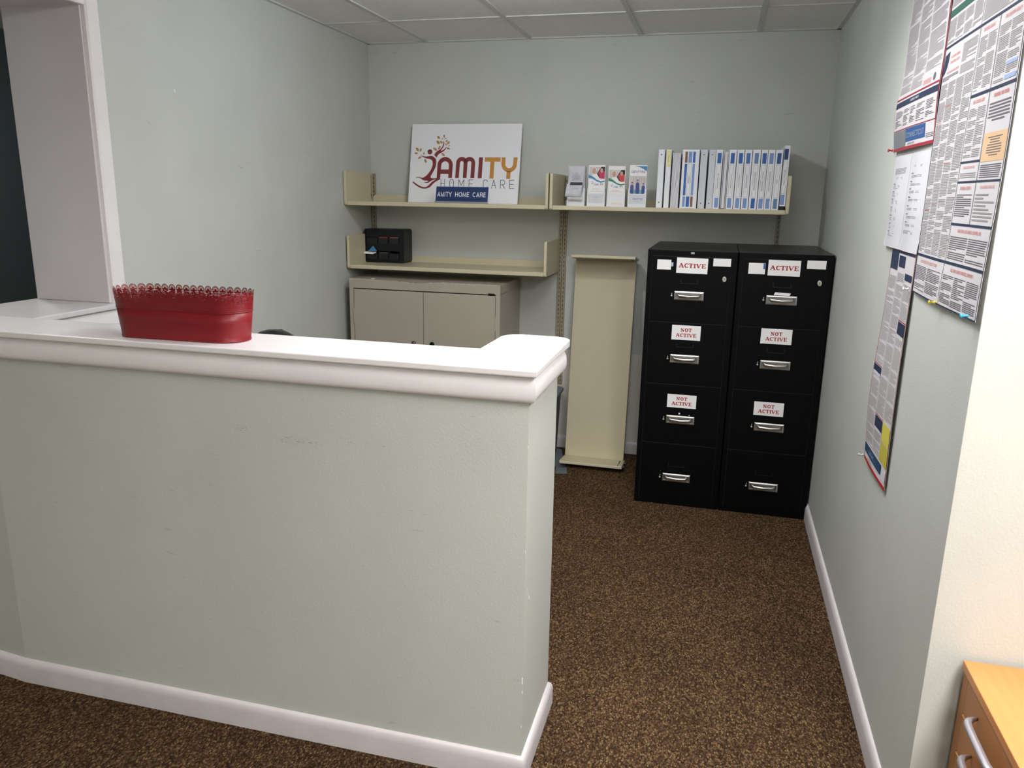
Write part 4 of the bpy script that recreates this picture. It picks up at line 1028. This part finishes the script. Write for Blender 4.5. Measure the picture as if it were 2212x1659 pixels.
for z0, z1 in zs:
    d = MB().m(M_W2).box(-.001, .018, -LW+.032, -.0325, z0, z1, .0012, 1).build('drawer', t)
    MB().m(mat('light_maple_edging', 'e3b071', .4)).box(-.0016, .017, -LW+.0325, -.033, z1-.0016, z1+.0003).build('edging', d)
    hz = z1-.040; y0, y1 = -.118, -.300
    mb = MB().m(mat('satin_silver', 'c9c6cf', .3, .75))
    n = 18; L_ = []
    for k in range(n+1):
        u = .5-.5*math.cos(PI*k/n); L_.append((-.0012-.026*(1-abs(2*u-1)**7)**.6, y0+(y1-y0)*u, hz))
    rings = []
    for (x, y, z) in L_:
        e = .6+.4*min(1, -x/.018); xo = x-.009*e; xi = min(x+.006*e, -.0005); rings.append([(xo+.002, y, z-.0055*e), (xo, y, z), (xo+.002, y, z+.0055*e), (xi-.002, y, z+.0070*e), (xi, y, z+.004*e), (xi, y, z-.0055*e)])
    mb.loft(rings, True); mb.build('handle', d)

# ============================================================ POSTERS
M_PP = mat('poster_paper', 'd9d4d6', .38); M_PP2 = mat('poster_paper_bright', 'e2e0e4', .3, coat=.2)
M_LN = mat('poster_text_grey', '959190', .5); M_LD = mat('poster_text_dark', '66636a', .5); M_PR = mat('poster_red_text', 'cf7f78', .5); M_PRD = mat('poster_red', 'a32234', .4)
M_PN = mat('poster_navy', '24304c', .45); M_PGR = mat('poster_green', '2f6253', .45); M_PE = mat('poster_peach', 'e3bd93', .45); M_PY = mat('poster_yellow', 'd8cf55', .45)
M_PBL = mat('poster_blue', '2b5590', .45); M_PG = mat('poster_photo_grey', '7b7c80', .45); M_PLB = mat('poster_text_blue', '9db0d8', .5)
class Poster:
    def __init__(s, y0, bulge): s.y0, s.b, s.mb, s.rnd = y0, bulge, MB(), random.Random(11)
    def P(s, a, z, lift=0): return (XR-.0022-s.b(a, z)-lift, s.y0-a, z)
    def patch(s, a0, a1, z0, z1, mt, lift=.0003, step=.035):
        s.mb.m(mt); n = max(1, int(abs(a1-a0)/step)); m = max(1, int(abs(z1-z0)/step))
        V = [[s.mb.bm.verts.new(s.P(a0+(a1-a0)*i/n, z0+(z1-z0)*j/m, lift)) for i in range(n+1)] for j in range(m+1)]
        for j in range(m):
            for i in range(n): s.mb.face([V[j][i], V[j][i+1], V[j+1][i+1], V[j+1][i]], True)
    def sheet(s, a0, a1, z0, z1, mt):
        s.patch(a0, a1, z0, z1, mt, 0); s.patch(a0, a1, z0, z1, mt, -.0006)
        s.mb.m(mt)
        for (p, q) in (((a0, z0), (a1, z0)), ((a1, z0), (a1, z1)), ((a1, z1), (a0, z1)), ((a0, z1), (a0, z0))):
            n = 16
            for k in range(n):
                A = (p[0]+(q[0]-p[0])*k/n, p[1]+(q[1]-p[1])*k/n); B = (p[0]+(q[0]-p[0])*(k+1)/n, p[1]+(q[1]-p[1])*(k+1)/n)
                s.mb.face([s.P(*A, 0), s.P(*B, 0), s.P(*B, -.0006), s.P(*A, -.0006)])
    def lines(s, a0, a1, z0, z1, pitch=.0042, mt=None, thick=.5, centre=False, fill=.9, para=7):
        s.mb.m(mt or M_LN); pitch *= .86; thick *= .92; z = z1-pitch*.5; L_ = a1-a0; k = 0; pn = s.rnd.randint(3, para*2)
        while z-pitch*thick > z0:
            k += 1; l = L_*(s.rnd.uniform(.93, 1) if s.rnd.random() < fill else s.rnd.uniform(.35, .85))
            if k >= pn: l = L_*s.rnd.uniform(.25, .8)
            b0 = a0+(L_-l)/2 if centre else a0
            n = max(1, int(l/.05))
            for i in range(n):
                u0, u1 = b0+l*i/n, b0+l*(i+1)/n
                s.mb.face([s.P(u0, z-pitch*thick, .0006), s.P(u1, z-pitch*thick, .0006), s.P(u1, z, .0006), s.P(u0, z, .0006)])
            z -= pitch
            if k >= pn: z -= pitch*s.rnd.choice((.6, 1, 1.6)); k = 0; pn = s.rnd.randint(3, para*2)
    def block(s, a0, a1, z0, z1, head=M_PR, cols=1, pitch=.0042, hh=.010, centre=False, mt=None):
        m = .008; z = z1-.006
        if head:
            c = (a0+a1)/2; w_ = (a1-a0)*.30; s.words(c-w_, c+w_, z-hh, z, head); z -= hh+.006
        cw = (a1-a0-2*m)/cols
        for k in range(cols): s.lines(a0+m+cw*k, a0+m+cw*(k+1)-.004, z0+.006, z, pitch, mt, centre=centre)
    def words(s, a0, a1, z0, z1, mt):
        s.mb.m(mt); a = a0; h = (z1-z0)*.8; z0 += (z1-z0)*.1
        while a < a1:
            n = s.rnd.randint(4, 9)
            for k in range(n):
                w_ = h*.52
                if a+w_ > a1: break
                f = lambda u0, u1, v0, v1: s.mb.face([s.P(a+u0*w_, z0+v0*h, .0009), s.P(a+u1*w_, z0+v0*h, .0009), s.P(a+u1*w_, z0+v1*h, .0009), s.P(a+u0*w_, z0+v1*h, .0009)])
                f(.08, .28, .05, .95); f(.62, .82, .05, .95); f(.3, .6, *s.rnd.choice(((.8, .95), (.42, .58), (.05, .2))))
                a += w_
            a += h*.45
    def frame(s, a0, a1, z0, z1, w_, mt):
        for q in ((a0, a1, z0, z0+w_), (a0, a1, z1-w_, z1), (a0, a0+w_, z0, z1), (a1-w_, a1, z0, z1)): s.patch(*q, mt, .0009)
    def text(s, tx, a, z, h, w_, mt):
        s.mb.m(mt); put_text(s.mb, tx, lambda u, v: s.P(a+u, z+v, .0012), h, w_, .01)
    def done(s, name, label): return tag(s.mb.build(name, fix=False), label, 'poster', 'notice posters on the right wall')
G_ = lambda x, c, s_: math.exp(-((x-c)/s_)**2)
# P2 large right-hand poster
p = Poster(-2.255, lambda a, z: .0035+.006*(a/.56)**2*G_(z, 1.32, .18)+.003*math.sin(a*9)*G_(z, 1.5, .3)+.005*G_(z, 1.31, .06)*math.sin(PI*a/.56))
z_top = 2.16; W2 = .562; p.sheet(0, W2, 1.281, z_top, M_PP)
d1, d2 = .285, .412
p.frame(0, W2, 1.281, z_top, .003, M_PN); p.patch(0, .0045, 1.8, z_top, M_PRD, .0012)
for q in ((0, W2, 1.377, 1.383), (d1, W2, 1.463, 1.468), (d1, W2, 1.554, 1.558), (d1, d2, 1.596, 1.600), (d1, W2, 1.733, 1.739), (0, W2, 1.878, 1.883)): p.patch(*q, M_PN, .0010)
for a, z0, z1 in ((d1, 1.283, z_top), (d2, 1.466, 1.880)): p.patch(a-.0012, a+.0012, z0, z1, M_PN if z1 < 1.9 else M_LD, .0010)
p.block(0, d1, 1.283, 1.377, M_PR, 2, .0045, mt=M_LD); p.block(d1, W2, 1.283, 1.377, M_PR, 3, .0045, mt=M_LD)
p.block(d1, W2, 1.383, 1.463, M_PR, 2, .0052, mt=M_LD); p.block(d1, d2, 1.468, 1.554, M_PR, 1, .0052, mt=M_LD); p.block(d2, W2, 1.468, 1.554, M_PR, 1, .0085, hh=.008)
p.block(d1, d2, 1.558, 1.596, M_PR, 1, .0048, hh=.007); p.block(d1, d2, 1.600, 1.733, M_PR, 2, .0042)
p.patch(d2+.004, W2-.004, 1.594, 1.650, M_PE, .0005); p.lines(d2+.03, W2-.03, 1.600, 1.644, .0058, M_LD, .45, True); p.lines(d2+.01, W2-.01, 1.560, 1.590, .0046, M_LD)
p.block(d2, W2, 1.654, 1.733, mat('poster_bold_red', 'c85550', .5), 1, .0075, centre=True, mt=M_LD)
p.block(d1, d2, 1.739, 1.878, M_PR, 2, .0040); p.block(d2, W2, 1.739, 1.878, M_PR, 2, .0040)
p.patch(d2+.075, W2-.01, 1.745, 1.753, M_PLB, .0008); p.patch(d2+.075, W2-.014, 1.772, 1.778, M_PLB, .0008)
# left big column of four text columns with shield header
p.mb.m(M_PN); poly(p.mb, [(.012, 1.862), (.050, 1.868), (.046, 1.845), (.035, 1.830), (.022, 1.820), (.006, 1.815)], lambda a, z: p.P(a, z, .0008))
for q in ((.065, .15, 1.848, 1.856), (.065, .15, 1.836, 1.844), (.045, .155, 1.815, 1.822)): p.words(*q, M_PR)
p.lines(.165, .275, 1.80, 1.868, .0040); p.lines(.01, .155, 1.800, 1.812, .004, M_LD)
for k in range(4): p.lines(.008+k*.069, .008+k*.069+.063, 1.386, 1.795, .0042, M_LN if k % 2 else None, .55, False, .95, 12)
for q in ((.075, .13, 1.735, 1.741), (.01, .06, 1.700, 1.705), (.145, .20, 1.600, 1.605), (.01, .06, 1.49, 1.496), (.08, .12, 1.505, 1.509)): p.words(*q, M_PR)
p.patch(.003, d1-.002, 1.950, 1.966, M_PGR, .0009)
for k in range(4): p.lines(.008+k*.069, .008+k*.069+.062, 1.886, 1.944, .0038)
p.lines(.01, .275, 1.972, 2.15, .0042); p.lines(d1+.008, W2-.01, 1.888, 2.15, .0040, None, .5)
p.done('poster', 'largest notice poster with navy-ruled panels, red headings and a peach block at the wall corner')
# P1 upper left
p = Poster(-1.782, lambda a, z: .0035+.0125*G_(z, 1.765, .085)*(1-a/.48*.55)+.003*G_(z, 2.0, .1)+.004*math.sin(a*8)*G_(z, 1.7, .1))
W1 = .476; p.sheet(0, W1, 1.659, 2.26, M_PP)
for k, (a0, a1) in enumerate(((.012, .145), (.155, .285), (.295, .455))): p.lines(a0, a1, 1.822+(.03 if k == 2 else 0), 2.25, .0044, None, .5, False, .9, 9)
blk = [(.41+.012*math.cos(2*PI*k/12), 1.828+.010*math.sin(2*PI*k/12)) for k in range(12)]; p.mb.m(M_LD); poly(p.mb, blk, lambda a, z: p.P(a, z, .0008)); p.lines(.30, .38, 1.818, 1.832, .004, M_PR)
p.patch(0, W1, 1.808, 1.812, M_PRD, .0010); p.patch(.003, W1-.008, 1.786, 1.802, M_PN, .0009); p.text('UNEMPLOYMENT', .235, 1.794, .007, .10, M_PP2)
p.frame(0, W1, 1.718, 1.812, .002, M_PRD); p.patch(W1-.006, W1, 1.66, 2.26, M_PRD, .0012)
for a0, a1 in ((.02, .12), (.13, .20), (.21, .27), (.28, .36), (.375, .455)): p.lines(a0, a1, 1.725, 1.776, .0048, M_LD, .4, False, .4, 3)
p.patch(.0, .175, 1.668, 1.716, M_PG, .0008); p.lines(.02, .12, 1.672, 1.705, .005, mat('poster_pale_text', 'a8a8ac', .5)); p.patch(.18, .385, 1.680, 1.716, M_PBL, .0008)
p.text('CONNECTICUT', .2825, 1.697, .015, .19, mat('poster_gold_text', '8f9db0', .5)); p.text('LABOR LAW', .245, 1.6735, .006, .08, M_LD)
p.lines(.395, .465, 1.674, 1.690, .005, M_LD, .4)
p.patch(0, W1, 1.659, 1.6675, M_PRD, .0014); p.done('poster', 'upper left notice poster ending in a CONNECTICUT strip above a red bar')
# P3 twin white sheets
for a0, lb in ((0, 'left of the two white laminated sheets hung under the red bar'), (.2235, 'right of the two white laminated sheets hung under the red bar')):
    p = Poster(-1.812, lambda a, z: .0035+.006*G_(a, .11, .08)*G_(z, 1.5, .12)+.007*G_(a, .33, .07)*G_(z, 1.5, .14)+.004*G_(z, 1.385, .02))
    p.sheet(a0, a0+.2205, 1.377, 1.6445, M_PP2); b = a0+.03
    if a0 == 0:
        p.lines(b, b+.15, 1.592, 1.610, .0042, M_LN); p.lines(b+.03, b+.12, 1.576, 1.584, .004, M_LN, .4, True)
        for z in (1.562, 1.540, 1.518, 1.494, 1.470, 1.446, 1.422): p.patch(b, b+.03, z, z+.0022, M_LD, .0007); p.lines(b+.005, b+.10, z-.015, z-.002, .0042, M_LN, .45)
    else:
        p.lines(b+.03, b+.12, 1.605, 1.612, .004, M_LN)
        for z in (1.588, 1.566, 1.546, 1.524, 1.500, 1.478, 1.456): p.patch(b, b+.03, z, z+.0022, M_LD, .0007); p.lines(b+.005, b+.13, z-.010, z-.003, .0042, M_LN, .45)
        p.lines(b-.01, b+.12, 1.424, 1.436, .0042, M_LN)
    p.done('poster', lb)
# P4 narrow lower poster
p = Poster(-1.938, lambda a, z: .0030+.012*G_(z, .93, .20)*(1-a/.312*.8)+.004*G_(a, .312, .08)*G_(z, 1.1, .3)+.004*G_(z, .725, .03)*math.sin(PI*a/.312))
W4 = .312; p.sheet(0, W4, .711, 1.376, M_PP)
p.frame(0, W4, .711, 1.376, .003, M_PRD); c3 = [(.006, .102), (.108, .204), (.210, .306)]
for k, (a0, a1) in enumerate(c3):
    p.lines(a0+.004, a1-.004, (.770, .770, .892)[k], (1.300, 1.315, 1.290)[k], .0046, None, .5, False, .9, 8)
for a in (.105, .207): p.patch(a-.0008, a+.0008, .77, 1.30, M_LN, .0009)
p.patch(.004, .098, 1.318, 1.368, M_PN, .0011); p.patch(.112, .19, 1.330, 1.362, M_PN, .0011); p.patch(.004, W4-.004, 1.368, 1.374, M_PN, .0011); p.patch(.21, .30, 1.300, 1.318, M_PN, .0011)
p.lines(.02, .085, 1.322, 1.350, .007, mat('poster_pale_text', 'a8a8ac', .5), .4, True)
for a0, a1, z0, z1 in ((.212, .305, 1.150, 1.185), (.004, .100, 1.004, 1.024), (.108, .204, .850, .885)):
    p.patch(a0, a1, z0-.010, z1+.006, M_PP2, .0010); p.patch(a0, a1, z0, z1, M_PN, .0012); p.patch(a0, a1, z1+.002, z1+.005, M_PRD, .0013); p.lines(a0+.015, a1-.015, z0+.005, z1-.004, .009, mat('poster_pale_text', 'a8a8ac', .5), .5, True)
p.patch(.208, .306, .832, .888, M_PY, .0011); p.patch(.208, .306, .772, .829, mat('poster_dull_yellow', 'c4ba4a', .45), .0011); p.lines(.215, .30, .838, .870, .0055, M_LD, .4); p.lines(.215, .30, .775, .822, .0055, M_LD, .4)
p.patch(.004, .250, .738, .766, mat('poster_teal_navy', '244363', .45), .0011); p.text('CONNECTICUT', .150, .752, .013, .17, mat('poster_gold_text', '8f9db0', .5)); p.text('LABOR LAW', .10, .7285, .005, .07, M_LD)
p.patch(.258, .306, .730, .762, M_PP2, .0011); p.patch(0, W4, .711, .7215, mat('poster_bright_red', 'c02230', .4), .0014)
p.done('poster', 'long narrow notice poster with red edges and a yellow block, hanging lowest')

# push pins
def pin(y, z, c, label, ang=.5):
    mb = MB().m(mat('pin_'+c, c, .3)); mb.lathe([(.0015, 0), (.0045, -.001), (.0045, -.0025), (.0022, -.004), (.0028, -.011), (.0052, -.0125), (.0052, -.0150), (.002, -.0155)], (0, 0, 0), 12, 'x')
    mb.m(M_ALU); mb.tube([(0, 0, 0), (.006, 0, 0)], .0006, 5)
    o = mb.build('push_pin', loc=(XR-.0065, y, z)); o.rotation_euler = (0, 0, 0)
    return tag(o, label, 'push pin', 'push pins in the posters')
pin(-2.527, 1.284, 'e2cf3a', 'yellow push pin at the lower edge of the largest poster').location.x = XR-.014
pin(-2.790, 1.290, '45a6cf', 'light blue push pin at the bottom right corner of the largest poster').location.x = XR-.016
pin(-2.238, 1.284, 'e6e6e6', 'white push pin between the largest and the narrow poster').location.x = XR-.012
pin(-1.752, 1.668, 'b52436', 'red push pin at the left end of the red bar').location.x = XR-.006
pin(-1.90, .706, 'c8c8ca', 'clear push pin at the bottom left of the narrow poster').location.x = XR-.006
